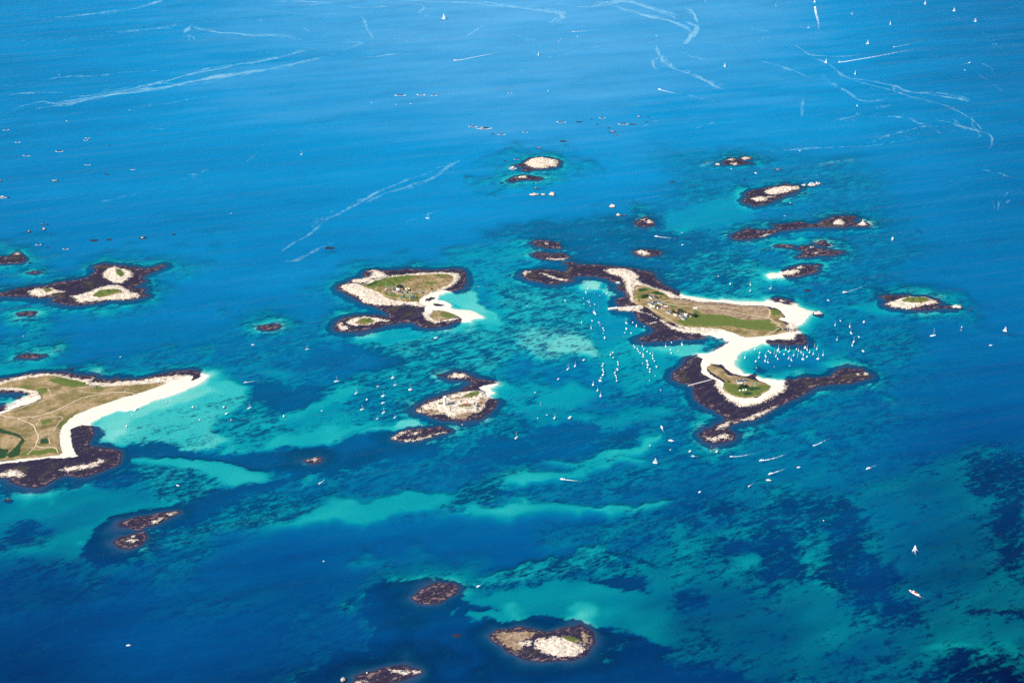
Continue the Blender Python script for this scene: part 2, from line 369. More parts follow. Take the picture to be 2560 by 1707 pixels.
# 3 fort island
island('pale rocky islet crowned by an old fort and a white round tower', 2.2, 1.25,
       reef=[poly('G', '495,715 535,648 640,577 760,550 830,545 880,505 960,487 1030,472 1120,428 1200,375 1160,340 1080,322 920,322 855,297 960,255 1060,252 1130,282 1200,328 1300,338 1450,353 1505,380 1400,410 1340,450 1400,490 1450,500 1380,520 1400,560 1475,590 1445,660 1372,722 1260,774 1160,824 1040,844 920,838 830,834 720,804 620,764 515,742')],
       pale=[poly('G', '550,665 640,618 760,578 850,555 980,500 1150,478 1260,478 1330,508 1385,560 1340,620 1295,705 1180,764 1050,834 930,814 850,762 720,764 600,742 550,702'), poly('G', '885,292 950,258 1060,256 1135,290 1100,317 960,307'), poly('G', '500,715 540,700 560,735 520,740')],
       sand=[poly('G', '1265,440 1330,418 1450,404 1385,445 1405,490 1380,515 1345,485')],
       heath=[poly('G', '1045,572 1100,530 1200,488 1275,500 1240,542 1150,564', 3), poly('G', '990,665 1060,655 1240,636 1180,668 1060,684', 3), poly('G', '745,640 820,620 826,655 780,660', 3)],
       brown=[poly('G', '570,695 700,722 830,762 700,760 600,738'), poly('G', '880,565 1000,555 1140,590 1000,600'), poly('G', '930,805 1100,765 1200,745 1060,832'), poly('G', '1280,560 1350,570 1320,640 1270,690 1260,620')],
       green=[poly('G', '1045,572 1100,530 1200,488 1275,500 1240,542 1150,564'), poly('G', '990,665 1060,655 1240,636 1180,668 1060,684'), poly('G', '745,640 820,620 826,655 780,660')])
# 4 the inhabited island with its sand bridge
island('long inhabited island with houses, meadows and a white sand bridge', 3.2, 1.0,
       reef=[poly('D', '130,630 165,573 280,562 380,559 500,572 640,588 720,556 705,520 780,502 900,507 1100,512 1300,527 1500,552 1660,577 1705,600 1745,670 1850,748 1980,818 2095,885 2352,945 2352,1360 2352,1395 2150,1415 1900,1430 1640,1435 1545,1412 1640,1382 1725,1332 1745,1290 1705,1240 1560,1180 1520,1110 1500,1060 1300,1055 1290,1020 1480,1012 1340,1000 1280,960 1285,925 1400,890 1390,840 1290,780 1380,740 1350,690 1260,720 1150,662 1000,642 860,627 740,642 700,662 762,690 640,712 540,732 420,732 300,707 200,687'),
             poly('E', '540,372 640,387 800,407 960,417 1100,432 1250,432 1310,418 1330,403 1400,392 1500,407 1562,438 1572,462 1640,490 1735,512 1680,562 1620,622 1570,640 1592,680 1642,740 1668,787 1632,807 1560,807 1450,802 1300,802 1270,792 1200,830 1100,872 1030,912 988,960 1000,1002 1050,1042 1100,1082 1130,1090 1200,1098 1260,1128 1300,1134 1460,1150 1560,1138 1700,1118 1800,1122 1900,1108 1960,1058 2080,1038 2190,1048 2262,1088 2272,1112 2180,1132 2050,1162 1900,1174 1760,1194 1650,1254 1520,1314 1400,1384 1280,1454 1150,1504 1000,1534 940,1560 930,1580 900,1600 860,1570 940,1520 935,1465 850,1418 760,1388 700,1348 645,1310 645,1228 615,1188 535,1168 455,1118 465,1058 555,1008 605,958 690,908 770,900 860,840 950,790 900,750 760,725 500,700 380,640 400,560'),
             poly('F', '995,938 950,970 940,1000 1002,1050 982,1092 900,1122 820,1132 758,1102 715,1050 760,1022 840,1010 868,970 930,928 960,900')],
       pale=[poly('D', '1130,572 1250,548 1380,553 1480,588 1545,640 1525,690 1600,738 1750,788 1900,828 2050,888 2352,930 2352,965 2100,925 1900,905 1700,795 1520,755 1490,830 1470,920 1560,985 1640,1010 1560,1070 1700,1120 1880,1205 2000,1265 2120,1295 2352,1285 2352,1350 2150,1348 1980,1298 1900,1248 1800,1168 1640,1098 1500,1075 1300,1052 1290,1022 1450,1015 1560,1000 1440,945 1440,870 1400,820 1400,740 1350,662 1230,622'),
             poly('D', '1270,720 1340,705 1350,740 1290,740'), poly('D', '350,605 420,612 560,670 680,680 600,695 480,660'), poly('D', '140,600 180,572 250,575 190,600 165,650'),
             poly('E', '470,640 560,650 700,652 870,668 1020,708 1110,742 1060,750 900,712 740,725 600,700'), poly('E', '1400,700 1520,690 1590,700 1560,765 1450,770 1420,730'), poly('E', '1500,612 1560,620 1590,660 1540,690 1470,660'),
             poly('E', '850,1160 920,1175 910,1225 990,1285 1100,1305 1240,1295 1360,1210 1470,1185 1500,1200 1420,1262 1320,1322 1200,1372 1080,1385 960,1335 870,1250 830,1190'),
             poly('E', '1420,395 1450,410 1480,425 1430,425'), poly('E', '1530,440 1570,440 1565,462 1540,460'), poly('E', '2130,1075 2170,1075 2165,1092 2135,1092'), poly('E', '2215,1065 2250,1070 2250,1085 2220,1085'),
             poly('F', '850,1005 880,970 940,930 990,925 960,960 900,1000'), poly('F', '760,1080 830,1085 900,1060 960,1040 940,1090 860,1110 800,1120'), poly('E', '990,1535 1200,1460 1400,1375 1300,1445 1150,1502')],
       sand=[poly('E', '545,370 800,405 1100,430 1330,424 1420,430 1560,465 1742,512 1680,560 1620,622 1560,620 1500,610 1440,590 1380,572 1480,560 1420,490 1310,460 1150,455 1000,445 850,430 640,410 520,392'),
             poly('E', '655,690 740,712 900,690 1020,710 1110,745 1280,730 1400,715 1520,695 1570,705 1550,757 1450,765 1290,772 1275,792 1200,832 1100,872 1030,912 988,962 1000,1002 1060,1052 1112,1102 1000,1090 880,1000 790,985 750,1050 830,1110 920,1170 910,1222 990,1282 1100,1302 1240,1292 1350,1200 1280,1160 1250,1132 1330,1142 1475,1180 1420,1235 1320,1295 1200,1352 1080,1367 960,1315 870,1225 850,1155 770,1105 710,1070 700,1000 720,930 830,870 940,810 990,790 900,742 760,718')],
       heath=[poly('E', '108,268 200,268 320,308 430,378 530,400 640,415 850,440 1000,455 1150,460 1310,465 1420,495 1470,545 1420,570 1480,610 1492,635 1460,660 1520,690 1400,715 1280,730 1110,740 1020,705 870,665 700,650 560,650 470,612 380,592 300,532 220,472 100,432 78,400', 4),
              poly('F', '770,420 800,400 900,440 960,500 1100,520 1140,530 1200,545 1300,580 1352,610 1330,642 1240,692 1120,714 1020,702 930,662 900,620 930,570 920,550 860,510 780,460 755,430', 3)],
       green=[poly('E', '480,600 700,545 900,555 1100,595 1300,595 1395,640 1375,695 1250,695 1000,655 700,652 560,652'), poly('E', '120,320 180,300 245,312 200,335 140,340'), poly('E', '250,345 300,330 375,370 320,375'), poly('E', '400,455 450,450 490,475 430,485'),
              poly('E', '1365,700 1440,655 1455,690 1400,712'), poly('E', '1265,600 1330,585 1355,605 1320,618'), poly('E', '1350,490 1420,500 1440,550 1360,560'), poly('E', '100,380 200,360 240,400 130,410'), poly('E', '640,500 720,540 660,545 620,520'),
              poly('F', '910,600 1010,590 1100,600 1200,615 1300,600 1345,612 1320,645 1240,690 1120,712 1020,700 935,662'), poly('F', '930,570 960,560 970,600 920,610')],
       bush=[poly('Q', '520,340 640,325 760,345 720,395 560,410'), poly('Q', '860,440 960,395 1100,420 1190,480 1120,500 980,490'), poly('Q', '600,520 700,460 830,470 800,540 680,560'), poly('E', '1370,702 1440,660 1450,688 1400,708'), poly('U', '620,520 720,450 900,470 920,520 1200,520 1350,570 1250,610 1000,590 900,560 740,540 620,600 560,580'), poly('U', '740,690 900,640 1080,660 1000,760 820,770')],
       flat=[poly('E', '690,715 760,722 900,748 980,790 930,812 830,872 740,892 712,850 705,770')],
       brown=[poly('E', '430,395 850,440 1150,460 1310,470 1340,520 1310,560 1150,540 860,490 650,465 440,440'), poly('E', '650,480 860,500 1150,550 1310,580 1290,600 1100,595 900,560 760,540 690,510'), poly('U', '200,150 500,160 700,200 500,250 250,220')])
# 5.. reefs and islets
island('dark seaweed reef ledge with pale rim just below the fort islet', 2.4, 0.8,
       reef=[poly('G', '195,1050 280,988 400,953 560,943 700,918 800,912 832,950 893,970 850,997 720,1022 600,1052 480,1087 360,1102 255,1092')],
       pale=[poly('G', '400,1010 470,990 540,985 530,1010 440,1020'), poly('G', '270,1095 370,1085 480,1070 600,1040 720,1010 860,985 850,997 720,1022 600,1052 480,1087 360,1102'), poly('G', '205,1055 280,995 400,960 380,975 290,1010 240,1070')])
island('big dark reef with one large white rock and a green cap in front', 2.0, 1.1,
       reef=[poly('M', '1025,1245 1100,1203 1250,1185 1400,1213 1530,1198 1640,1193 1722,1230 1735,1300 1682,1372 1560,1403 1400,1413 1260,1398 1160,1363 1110,1312 1050,1282')],
       pale=[poly('M', '1315,1305 1360,1268 1480,1248 1560,1258 1655,1310 1685,1342 1600,1380 1460,1385 1355,1352'), poly('M', '1180,1295 1300,1280 1310,1310 1210,1320')],
       brown=[poly('M', '1060,1245 1120,1222 1250,1210 1340,1225 1300,1262 1200,1290 1240,1330 1200,1345 1120,1300'), poly('M', '1660,1225 1700,1245 1705,1300 1680,1330 1670,1290')],
       heath=[poly('M', '1515,1250 1600,1252 1645,1280 1580,1290', 3)], green=[poly('M', '1515,1250 1600,1252 1645,1280 1580,1290')])
island('oval dark brown reef above the large white-topped reef', 2.2, 0.7, reef=[poly('M', '498,982 560,930 660,888 760,883 808,920 782,962 700,1008 620,1028 535,1018')])
island('dark reef cut by the bottom edge with pale boulders at its end', 2.4, 1.0, reef=[poly('M', '60,1600 120,1530 250,1478 330,1463 450,1468 553,1495 450,1527 350,1572 200,1660 40,1660')], pale=[poly('M', '60,1590 120,1560 180,1560 150,1600'), poly('M', '330,1480 420,1490 540,1495 440,1515 350,1500')])
island('long dark reef strip, upper of the two reefs south of the heath island', 2.4, 0.8, reef=[poly('L', '838,487 900,453 1000,433 1080,403 1190,393 1228,400 1180,427 1100,462 1040,487 960,518 880,502')], pale=[poly('L', '1040,465 1110,440 1100,460 1050,475'), poly('L', '1150,405 1200,400 1170,425')])
island('round knobbly reef, lower of the two reefs south of the heath island', 2.2, 1.0, reef=[poly('L', '788,602 830,573 900,548 980,538 1003,575 962,622 870,648 808,632')], pale=[poly('L', '850,600 900,580 940,595 900,610'), poly('L', '900,560 920,555 915,575')])
island('small pink rock islet with a white summit in the middle channel', 2.0, 1.2, reef=[poly('X', '885,1355 930,1340 1000,1330 1055,1358 1000,1385 930,1380')], pale=[poly('X', '945,1350 980,1335 1020,1345 1000,1362 950,1360'), poly('X', '900,1350 925,1340 925,1355')])
island('dark oval reef awash by the channel left of the tented island', 3.0, 0.5, reef=[blob('W', 618, 752, 21, 5)])
# upper right group
island('low reef with three pale knobs, topmost of the right-hand chain', 3.0, 1.5, reef=[poly('H', '230,130 300,78 350,72 420,90 460,63 520,57 575,75 550,97 440,102 500,127 590,142 450,147 400,157 330,157 240,152')], pale=[poly('H', '285,98 340,75 385,92 350,110'), poly('H', '455,78 520,60 568,80 500,97'), poly('H', '325,142 400,133 392,157 340,157')])
island('long reef with broad pale granite back in the right-hand chain', 3.0, 1.4, reef=[poly('H', '500,622 485,600 560,560 525,510 600,468 700,452 830,427 960,417 1000,392 1040,407 1080,412 1130,407 1195,440 1100,493 980,543 860,593 720,643 620,658')], pale=[poly('H', '740,480 850,440 990,418 1080,428 1150,417 1165,445 1060,483 930,523 830,523 740,502'), poly('H', '575,582 680,552 785,565 755,602 640,613'), poly('H', '760,560 880,540 860,565')])
island('flat dark weedy reef, left half of the lighthouse chain', 3.0, 0.7, reef=[poly('H', '365,1020 440,988 570,947 700,962 900,947 935,960 820,1012 700,1043 560,1058 400,1068 355,1050')], pale=[poly('H', '700,1030 760,1008 810,1010 740,1035')])
island('long dark reef with one white knoll leading to the lighthouse rock', 3.0, 1.0, reef=[poly('H', '855,900 900,888 1020,882 1180,867 1260,892 1400,882 1480,837 1600,802 1830,787 1855,800 1780,852 1870,880 1885,902 1700,913 1560,918 1400,912 1200,922 1000,948 925,945')], pale=[poly('H', '1585,872 1650,826 1725,870 1690,893 1600,893')])
island('white rock islet standing at the reef end and carrying the lighthouse', 2.4, 1.6, reef=[poly('H', '1878,890 1945,850 2008,888 1980,910 1895,910')], pale=[poly('H', '1890,885 1945,850 2000,885 1975,902 1905,902')])
island('reddish brown wedge-shaped reef below the lighthouse chain', 3.0, 0.6, reef=[poly('H', '1135,1185 1200,1158 1320,1158 1360,1188 1500,1198 1708,1235 1600,1258 1400,1268 1300,1293 1145,1293 1240,1242 1240,1215')], pale=[poly('H', '1300,1165 1350,1165 1345,1178 1310,1178'), poly('H', '1340,1230 1410,1232 1390,1246')])
island('thin dark ledge awash left of the wedge-shaped reef', 3.0, 0.4, reef=[poly('H', '875,1150 960,1133 1095,1155 1060,1177 930,1162')])
island('thin dark ledge awash above the wedge-shaped reef', 3.0, 0.4, reef=[poly('H', '1355,1127 1470,1098 1485,1115 1390,1137'), poly('H', '1440,1138 1525,1146 1470,1157')])
island('dark reef with two cream tops and a white sand spit on its left', 2.6, 1.1, reef=[poly('H', '875,1510 960,1458 1060,1418 1180,1382 1300,1388 1405,1383 1390,1402 1290,1415 1395,1440 1330,1482 1200,1513 1050,1533 925,1533')], pale=[poly('H', '915,1490 1020,1448 1150,1437 1168,1465 1060,1508 935,1513'), poly('H', '1125,1417 1180,1393 1225,1415 1150,1427')], sand=[poly('H', '775,1502 910,1488 932,1505 880,1527 800,1542')])
island('green-capped pale islet with a dark ledge, standing alone on the right', 2.6, 1.3, reef=[poly('P', '910,330 1000,316 1180,318 1190,338 1330,333 1452,363 1484,390 1462,442 1340,453 1200,467 1090,453 955,423 935,405 1000,390 955,370'), poly('P', '1465,428 1600,430 1622,450 1475,447')], pale=[poly('P', '945,408 1060,358 1200,328 1300,332 1442,363 1468,390 1380,412 1280,432 1170,462 1050,437')], heath=[poly('P', '1105,372 1200,335 1300,334 1412,370 1320,392 1200,398', 4)], green=[poly('P', '1105,372 1200,335 1300,334 1412,370 1320,392 1200,398')])
# upper centre group
island('broad whitish granite islet, largest of the upper middle rocks', 2.8, 2.0, reef=[poly('O', '395,157 490,133 520,107 580,77 700,62 800,77 895,105 872,162 760,183 650,193 540,168 420,163'), poly('O', '450,197 520,183 605,190 540,208')], pale=[poly('O', '500,132 560,95 640,68 720,66 800,86 880,102 862,157 750,178 640,183 560,162')])
island('slim brown humpbacked islet below the broad whitish granite islet', 2.6, 2.0, reef=[poly('O', '330,322 400,283 480,262 560,273 675,300 640,315 540,308 430,318 380,328')], pale=[poly('O', '400,292 490,263 545,280 500,302')])
island('small dark reef with bright spots, upper left of the black-and-white islet', 2.4, 1.0, reef=[poly('O', '1765,802 1810,763 1890,752 1963,785 1963,822 1870,835 1790,827')], pale=[poly('O', '1875,788 1920,768 1955,802 1900,802'), poly('O', '1820,768 1860,760 1860,772')])
island('oval black islet with a snow-white top off the north shore', 2.4, 1.1, reef=[poly('O', '1725,1140 1790,1108 1880,1102 2000,1113 2055,1140 1980,1172 1870,1185 1780,1167')], pale=[poly('O', '1768,1125 1830,1106 1900,1138 1935,1157 1860,1171 1790,1152')])
island('smooth dark oval reef, upper of the two above the weedy spit', 2.6, 0.6, reef=[poly('O', '585,1030 640,1003 780,1008 880,1028 925,1083 800,1083 660,1064')], pale=[blob('O', 750, 1032, 16, 6)])
island('bone-shaped speckled reef, lower of the two above the weedy spit', 2.6, 0.7, reef=[poly('O', '605,1165 660,1138 740,1148 800,1165 850,1153 920,1148 1010,1185 950,1218 820,1218 720,1208 640,1193')], pale=[poly('O', '740,1195 850,1205 980,1195 950,1217 820,1217')])
island('tiny dark ledge touching the weedy spit of the inhabited island', 2.6, 0.5, reef=[poly('O', '955,1256 1040,1246 1100,1263 1030,1275')])
# left edge reefs
island('ragged dark reef at the left edge above the three-topped reef', 3.0, 1.0, reef=[poly('A', '-60,160 0,155 60,160 130,125 200,145 235,175 200,207 50,218 -60,218')], pale=[blob('A', 150, 132, 18, 9)])
island('low dark reef just above the three-topped reef by the left edge', 3.0, 0.5, reef=[poly('A', '250,300 295,292 352,299 308,311')])
island('oval purple reef awash just below the three-topped reef', 3.0, 0.5, reef=[poly('A', '172,670 240,656 322,667 290,688 205,688')])
island('slim dark ledge awash above the heath island', 3.0, 0.5, reef=[poly('A', '152,1078 210,1056 300,1055 412,1060 370,1076 210,1081')])

NI = len(ISLANDS)


def field(X, Y, water_only=False):
    """terrain at ground points: dict of arrays"""
    wx = X + 5.0 * fbm(X, Y, 42, 11, 4) + 2.0 * fbm(X, Y, 11, 21, 2)
    wy = Y + 8.0 * fbm(X, Y, 42, 31, 4) + 3.0 * fbm(X, Y, 11, 41, 2)
    # sea bed
    px_ = X + 32 * fbm(X, Y, 90, 51, 4) + 7 * fbm(X, Y, 24, 53, 2)
    py_ = Y + 48 * fbm(X, Y, 90, 61, 4) + 10 * fbm(X, Y, 24, 63, 2)
    d = np.full(X.shape, BASE_D)
    w = np.full(X.shape, BASE_W)
    for pl, fe, dd, ww in PAINT:
        fe = max(fe, 6) * 1.3
        s = sdf(pl, px_, py_, fe * 2 + 25)
        m = sstep(-fe, fe * 0.6, s)
        mw = sstep(-fe - 14, fe * 0.6 + 10, s)
        if dd is not None:
            d += (dd - d) * m
        if ww is not None:
            w += (ww - w) * mw
    ru, rv = X * 0.86 + Y * 0.5, -X * 0.5 + Y * 0.86        # sand waves run up to the right
    wav = fbm(ru / 3.2, rv, 70, 171, 3)
    d = d * (1 + 0.42 * wav * sstep(2.5, 8, d)) 
    d = d * (1 + 0.22 * fbm(X, Y, 150, 71, 3) + 0.22 * fbm(ru / 2.5, rv, 40, 77, 3))
    d = np.maximum(d, 0.5)
    z = -d
    keys = ('pale', 'sand', 'heath', 'green', 'bush', 'brown')
    S = {k: np.full(X.shape, -40.0) for k in keys}
    best = np.full(X.shape, -1000.0)
    owner = np.full(X.shape, -1)
    rough = fbm(X, Y, 13, 81, 4)
    rough2 = fbm(X, Y, 5.5, 91, 3)
    apr = np.clip(0.13 + 0.13 * fbm(X, Y, 75, 141, 3), 0.04, 0.3)
    blk = _hash(np.floor((wx * 0.8 + wy * 0.3) / 6.5), np.floor((wy - wx * 0.25) / 9.0), 5)
    for i, isl in enumerate(ISLANDS):
        L = isl['layers']
        hh = isl['height']
        sr = sd_any(L['reef'], wx, wy)
        m = sr > -160
        if not m.any():
            continue
        ss = sd_any(L['sand'], wx, wy) if 'sand' in L else np.full(X.shape, -1000.0)
        sp = sd_any(L['pale'], wx, wy) if 'pale' in L else np.full(X.shape, -1000.0)
        sh = sd_any(L['heath'], X + 0.3 * (wx - X), Y + 0.3 * (wy - Y)) if 'heath' in L else np.full(X.shape, -1000.0)
        zr = np.where(sr > 0, 0.25 + 1.1 * hh * (1 - np.exp(-np.maximum(sr, 0) / 14)) + (0.6 * rough + 0.35 * rough2 + 0.5 * (blk - 0.5)) * sstep(0, 10, sr), 0.25 + sr * apr)
        zs = np.where(ss > 0, 0.2 + 1.9 * (1 - np.exp(-np.maximum(ss, 0) / 22)), 0.2 + ss * 0.13)
        zi = np.maximum(zr, zs)
        zi = zi + np.where(sp > 0, hh * (2.6 * (1 - np.exp(-np.maximum(sp, 0) / 12)) + (2.0 * rough + 1.2 * rough2 + 2.2 * (blk - 0.5)) * sstep(0, 8, sp)), 0) * (1 - 0.85 * sstep(-2, 6, ss))
        zi = np.where(sh > -4, zi + (2.6 + 0.4 * rough) * sstep(-4, 14, sh), zi)
        near = np.maximum(sr, ss)
        # weeds: rocky shores are weedy, sandy ones clean
        fr = np.exp(np.minimum(sr, 0) / isl['halo']) * (sr > -160)
        fs = np.exp(np.minimum(ss, 0) / 30) * (ss > -160)
        rocky = sstep(5, 30, sr - ss) if 'sand' in L else 1.0
        wt = sstep(0.25, 0.75, fr) * rocky
        w = np.where(m, np.maximum(w * (1 - 0.97 * fs * (1 - wt)), wt), w)
        if 'flat' in L:
            fm = sstep(-8, 8, sd_any(L['flat'], wx, wy))
            w = np.where(m, w + (0.56 - w) * fm, w)
        upd = zi > z
        z = np.where(upd, zi, z)
        take = sr > best
        best = np.where(take, sr, best)
        owner = np.where(take, i, owner)
        for k in keys:
            if k in L:
                if k == 'sand':
                    v = ss
                elif k == 'pale':
                    v = sp
                elif k == 'heath':
                    v = sh
                else:
                    v = sd_any(L[k], wx, wy)
                S[k] = np.maximum(S[k], np.clip(v, -40, 40))
    return dict(z=z, w=np.clip(w, 0, 1), S=S, best=best, owner=owner)


def ground_z(x, y):
    f = field(np.array([x], float), np.array([y], float))
    return float(f['z'][0])


# ------------------------------------------------------------------ helpers for meshes and materials
MATS = {}


def new_mat(name):
    m = bpy.data.materials.new(name)
    m.use_nodes = True
    nt = m.node_tree
    b = nt.nodes['Principled BSDF']
    return m, nt, b


def N(nt, kind, **kw):
    n = nt.nodes.new(kind)
    for k, v in kw.items():
        setattr(n, k, v)
    return n


def simple(name, color, rough=0.6, noise=0.0, scale=1.0, metallic=0.0):
    """procedural paint: colour broken up by noise"""
    if name in MATS:
        return MATS[name]
    m, nt, b = new_mat(name)
    tc = N(nt, 'ShaderNodeTexCoord')
    nz = N(nt, 'ShaderNodeTexNoise')
    nz.inputs['Scale'].default_value = scale
    nz.inputs['Detail'].default_value = 4
    nt.links.new(tc.outputs['Object'], nz.inputs['Vector'])
    ramp = N(nt, 'ShaderNodeValToRGB')
    c = color
    ramp.color_ramp.elements[0].color = (c[0] * (1 - noise), c[1] * (1 - noise), c[2] * (1 - noise), 1)
    ramp.color_ramp.elements[1].color = (min(1, c[0] * (1 + noise)), min(1, c[1] * (1 + noise)), min(1, c[2] * (1 + noise)), 1)
    ramp.color_ramp.elements[0].position = 0.3
    ramp.color_ramp.elements[1].position = 0.7
    nt.links.new(nz.outputs['Fac'], ramp.inputs['Fac'])
    nt.links.new(ramp.outputs['Color'], b.inputs['Base Color'])
    b.inputs['Roughness'].default_value = rough
    b.inputs['Metallic'].default_value = metallic
    MATS[name] = m
    return m


def math_node(nt, op, a, b=None, c=None, clamp=False):
    n = N(nt, 'ShaderNodeMath', operation=op, use_clamp=clamp)
    for i, v in enumerate((a, b, c)):
        if v is None:
            continue
        if isinstance(v, (int, float)):
            n.inputs[i].default_value = v
        else:
            nt.links.new(v, n.inputs[i])
    return n.outputs[0]


def noise_node(nt, vec, scale, detail=4, rough=0.55, dist=0.0):
    n = N(nt, 'ShaderNodeTexNoise')
    n.inputs['Scale'].default_value = scale
    n.inputs['Detail'].default_value = detail
    n.inputs['Roughness'].default_value = rough
    n.inputs['Distortion'].default_value = dist
    nt.links.new(vec, n.inputs['Vector'])
    return n.outputs['Fac']


def smooth(nt, x, lo, hi):
    n = N(nt, 'ShaderNodeMapRange', interpolation_type='SMOOTHSTEP')
    n.inputs['From Min'].default_value = lo
    n.inputs['From Max'].default_value = hi
    nt.links.new(x, n.inputs['Value'])
    return n.outputs['Result']


def mix_col(nt, fac, a, b):
    n = N(nt, 'ShaderNodeMix', data_type='RGBA')
    if isinstance(fac, (int, float)):
        n.inputs['Factor'].default_value = fac
    else:
        nt.links.new(fac, n.inputs['Factor'])
    for i, v in ((6, a), (7, b)):
        if isinstance(v, tuple):
            n.inputs[i].default_value = (*v, 1)
        else:
            nt.links.new(v, n.inputs[i])
    return n.outputs[2]


def mapping(nt, vec, rot=0.0, scale=(1, 1, 1)):
    for kw, v in (('Rotation', (0, 0, rot)), ('Scale', scale)):     # turn first, then stretch
        n = N(nt, 'ShaderNodeMapping')
        n.inputs[kw].default_value = v
        nt.links.new(vec, n.inputs['Vector'])
        vec = n.outputs['Vector']
    return vec


def attr(nt, name):
    n = N(nt, 'ShaderNodeAttribute', attribute_name=name)
    return n.outputs['Fac']


def ground_material():
    m, nt, b = new_mat('sand_rock_weed_ground')
    geo = N(nt, 'ShaderNodeNewGeometry')
    P = geo.outputs['Position']
    n_big = noise_node(nt, mapping(nt, P, -0.35, (0.8, 1.0, 0)), 1 / 55, 4, 0.6, 0.6)
    n_mid = noise_node(nt, mapping(nt, P, -0.50, (0.36, 1.0, 0)), 1 / 15, 4, 0.6, 0.5)
    n_fine = noise_node(nt, P, 1 / 7, 3, 0.6)
    n_med = noise_node(nt, mapping(nt, P, -0.45, (0.55, 1.0, 0)), 1 / 7.5, 3, 0.6, 0.4)
    n_vfine = noise_node(nt, P, 1 / 2.6, 3, 0.6)
    weed = attr(nt, 'weed')
    # patchy seaweed: threshold on noise
    v = math_node(nt, 'ADD', math_node(nt, 'MULTIPLY', n_mid, 0.42), math_node(nt, 'MULTIPLY', n_big, 0.26))
    v = math_node(nt, 'ADD', v, math_node(nt, 'MULTIPLY', n_med, 0.24))
    v = math_node(nt, 'ADD', v, math_node(nt, 'MULTIPLY', n_fine, 0.08))
    v = math_node(nt, 'ADD', v, math_node(nt, 'MULTIPLY', math_node(nt, 'SUBTRACT', weed, 0.5), 0.42))
    wmask = smooth(nt, v, 0.430, 0.575)
    sand = mix_col(nt, n_big, (0.80, 0.74, 0.60), (0.92, 0.88, 0.77))
    sand = mix_col(nt, math_node(nt, 'MULTIPLY', n_fine, 0.35), sand, (0.70, 0.62, 0.48))
    weedc = mix_col(nt, n_vfine, (0.010, 0.009, 0.028), (0.036, 0.029, 0.058))
    sepz = N(nt, 'ShaderNodeSeparateXYZ')
    nt.links.new(P, sepz.inputs[0])
    kelp = math_node(nt, 'MULTIPLY', smooth(nt, sepz.outputs[2], -7.0, -1.0), math_node(nt, 'SUBTRACT', 1.0, smooth(nt, sepz.outputs[2], -0.5, 0.15)))
    weedc = mix_col(nt, math_node(nt, 'MULTIPLY', kelp, 0.85), weedc, mix_col(nt, n_fine, (0.045, 0.075, 0.165), (0.095, 0.105, 0.210)))
    dry = smooth(nt, sepz.outputs[2], 0.2, 1.1)
    weedc = mix_col(nt, math_node(nt, 'MULTIPLY', smooth(nt, n_big, 0.52, 0.68), math_node(nt, 'MULTIPLY', dry, 0.6)), weedc, (0.070, 0.060, 0.030))
    spk = math_node(nt, 'MULTIPLY', smooth(nt, n_vfine, 0.52, 0.66), smooth(nt, n_mid, 0.46, 0.62))
    weedc = mix_col(nt, math_node(nt, 'MULTIPLY', spk, math_node(nt, 'MULTIPLY', dry, 0.38)), weedc, (0.36, 0.26, 0.21))
    rimz = math_node(nt, 'MULTIPLY', smooth(nt, sepz.outputs[2], 0.0, 0.3), math_node(nt, 'SUBTRACT', 1.0, smooth(nt, sepz.outputs[2], 0.45, 0.8)))
    weedc = mix_col(nt, math_node(nt, 'MULTIPLY', rimz, math_node(nt, 'MULTIPLY', smooth(nt, n_med, 0.46, 0.62), 0.55)), weedc, (0.34, 0.22, 0.20))
    base = mix_col(nt, wmask, sand, weedc)
    edge = math_node(nt, 'MULTIPLY', math_node(nt, 'SUBTRACT', math_node(nt, 'ADD', math_node(nt, 'MULTIPLY', n_fine, 0.6), math_node(nt, 'MULTIPLY', n_vfine, 0.4)), 0.5), 26.0)

    def layer(name, base, col, amp=1.0, soft=1.2):
        s = math_node(nt, 'ADD', attr(nt, name), math_node(nt, 'MULTIPLY', edge, amp))
        return mix_col(nt, smooth(nt, s, -soft, soft), base, col)
    rock = mix_col(nt, smooth(nt, n_vfine, 0.36, 0.52), (0.28, 0.21, 0.17), (0.68, 0.57, 0.45))
    rock = mix_col(nt, smooth(nt, n_fine, 0.48, 0.64), rock, (0.77, 0.68, 0.55))
    rock = mix_col(nt, math_node(nt, 'MULTIPLY', smooth(nt, n_med, 0.56, 0.66), 0.6), rock, (0.26, 0.18, 0.15))
    ragged = math_node(nt, 'MULTIPLY', math_node(nt, 'SUBTRACT', math_node(nt, 'ADD', math_node(nt, 'MULTIPLY', n_med, 0.55), math_node(nt, 'MULTIPLY', n_vfine, 0.45)), 0.51), 62.0)
    base = mix_col(nt, smooth(nt, math_node(nt, 'ADD', attr(nt, 's_pale'), ragged), -2.0, 2.0), base, rock)
    base = layer('s_sand', base, mix_col(nt, n_fine, (0.64, 0.58, 0.475), (0.76, 0.705, 0.60)), 0.35)
    heath = mix_col(nt, smooth(nt, n_big, 0.36, 0.62), (0.185, 0.140, 0.052), (0.38, 0.265, 0.150))
    heath = mix_col(nt, math_node(nt, 'MULTIPLY', smooth(nt, n_mid, 0.5, 0.68), 0.7), heath, (0.11, 0.085, 0.045))
    heath = mix_col(nt, math_node(nt, 'MULTIPLY', smooth(nt, n_fine, 0.45, 0.7), 0.55), heath, (0.130, 0.140, 0.042))
    heath = mix_col(nt, math_node(nt, 'MULTIPLY', smooth(nt, n_vfine, 0.62, 0.74), 0.5), heath, (0.42, 0.35, 0.25))
    base = layer('s_heath', base, heath, 0.25, 0.8)
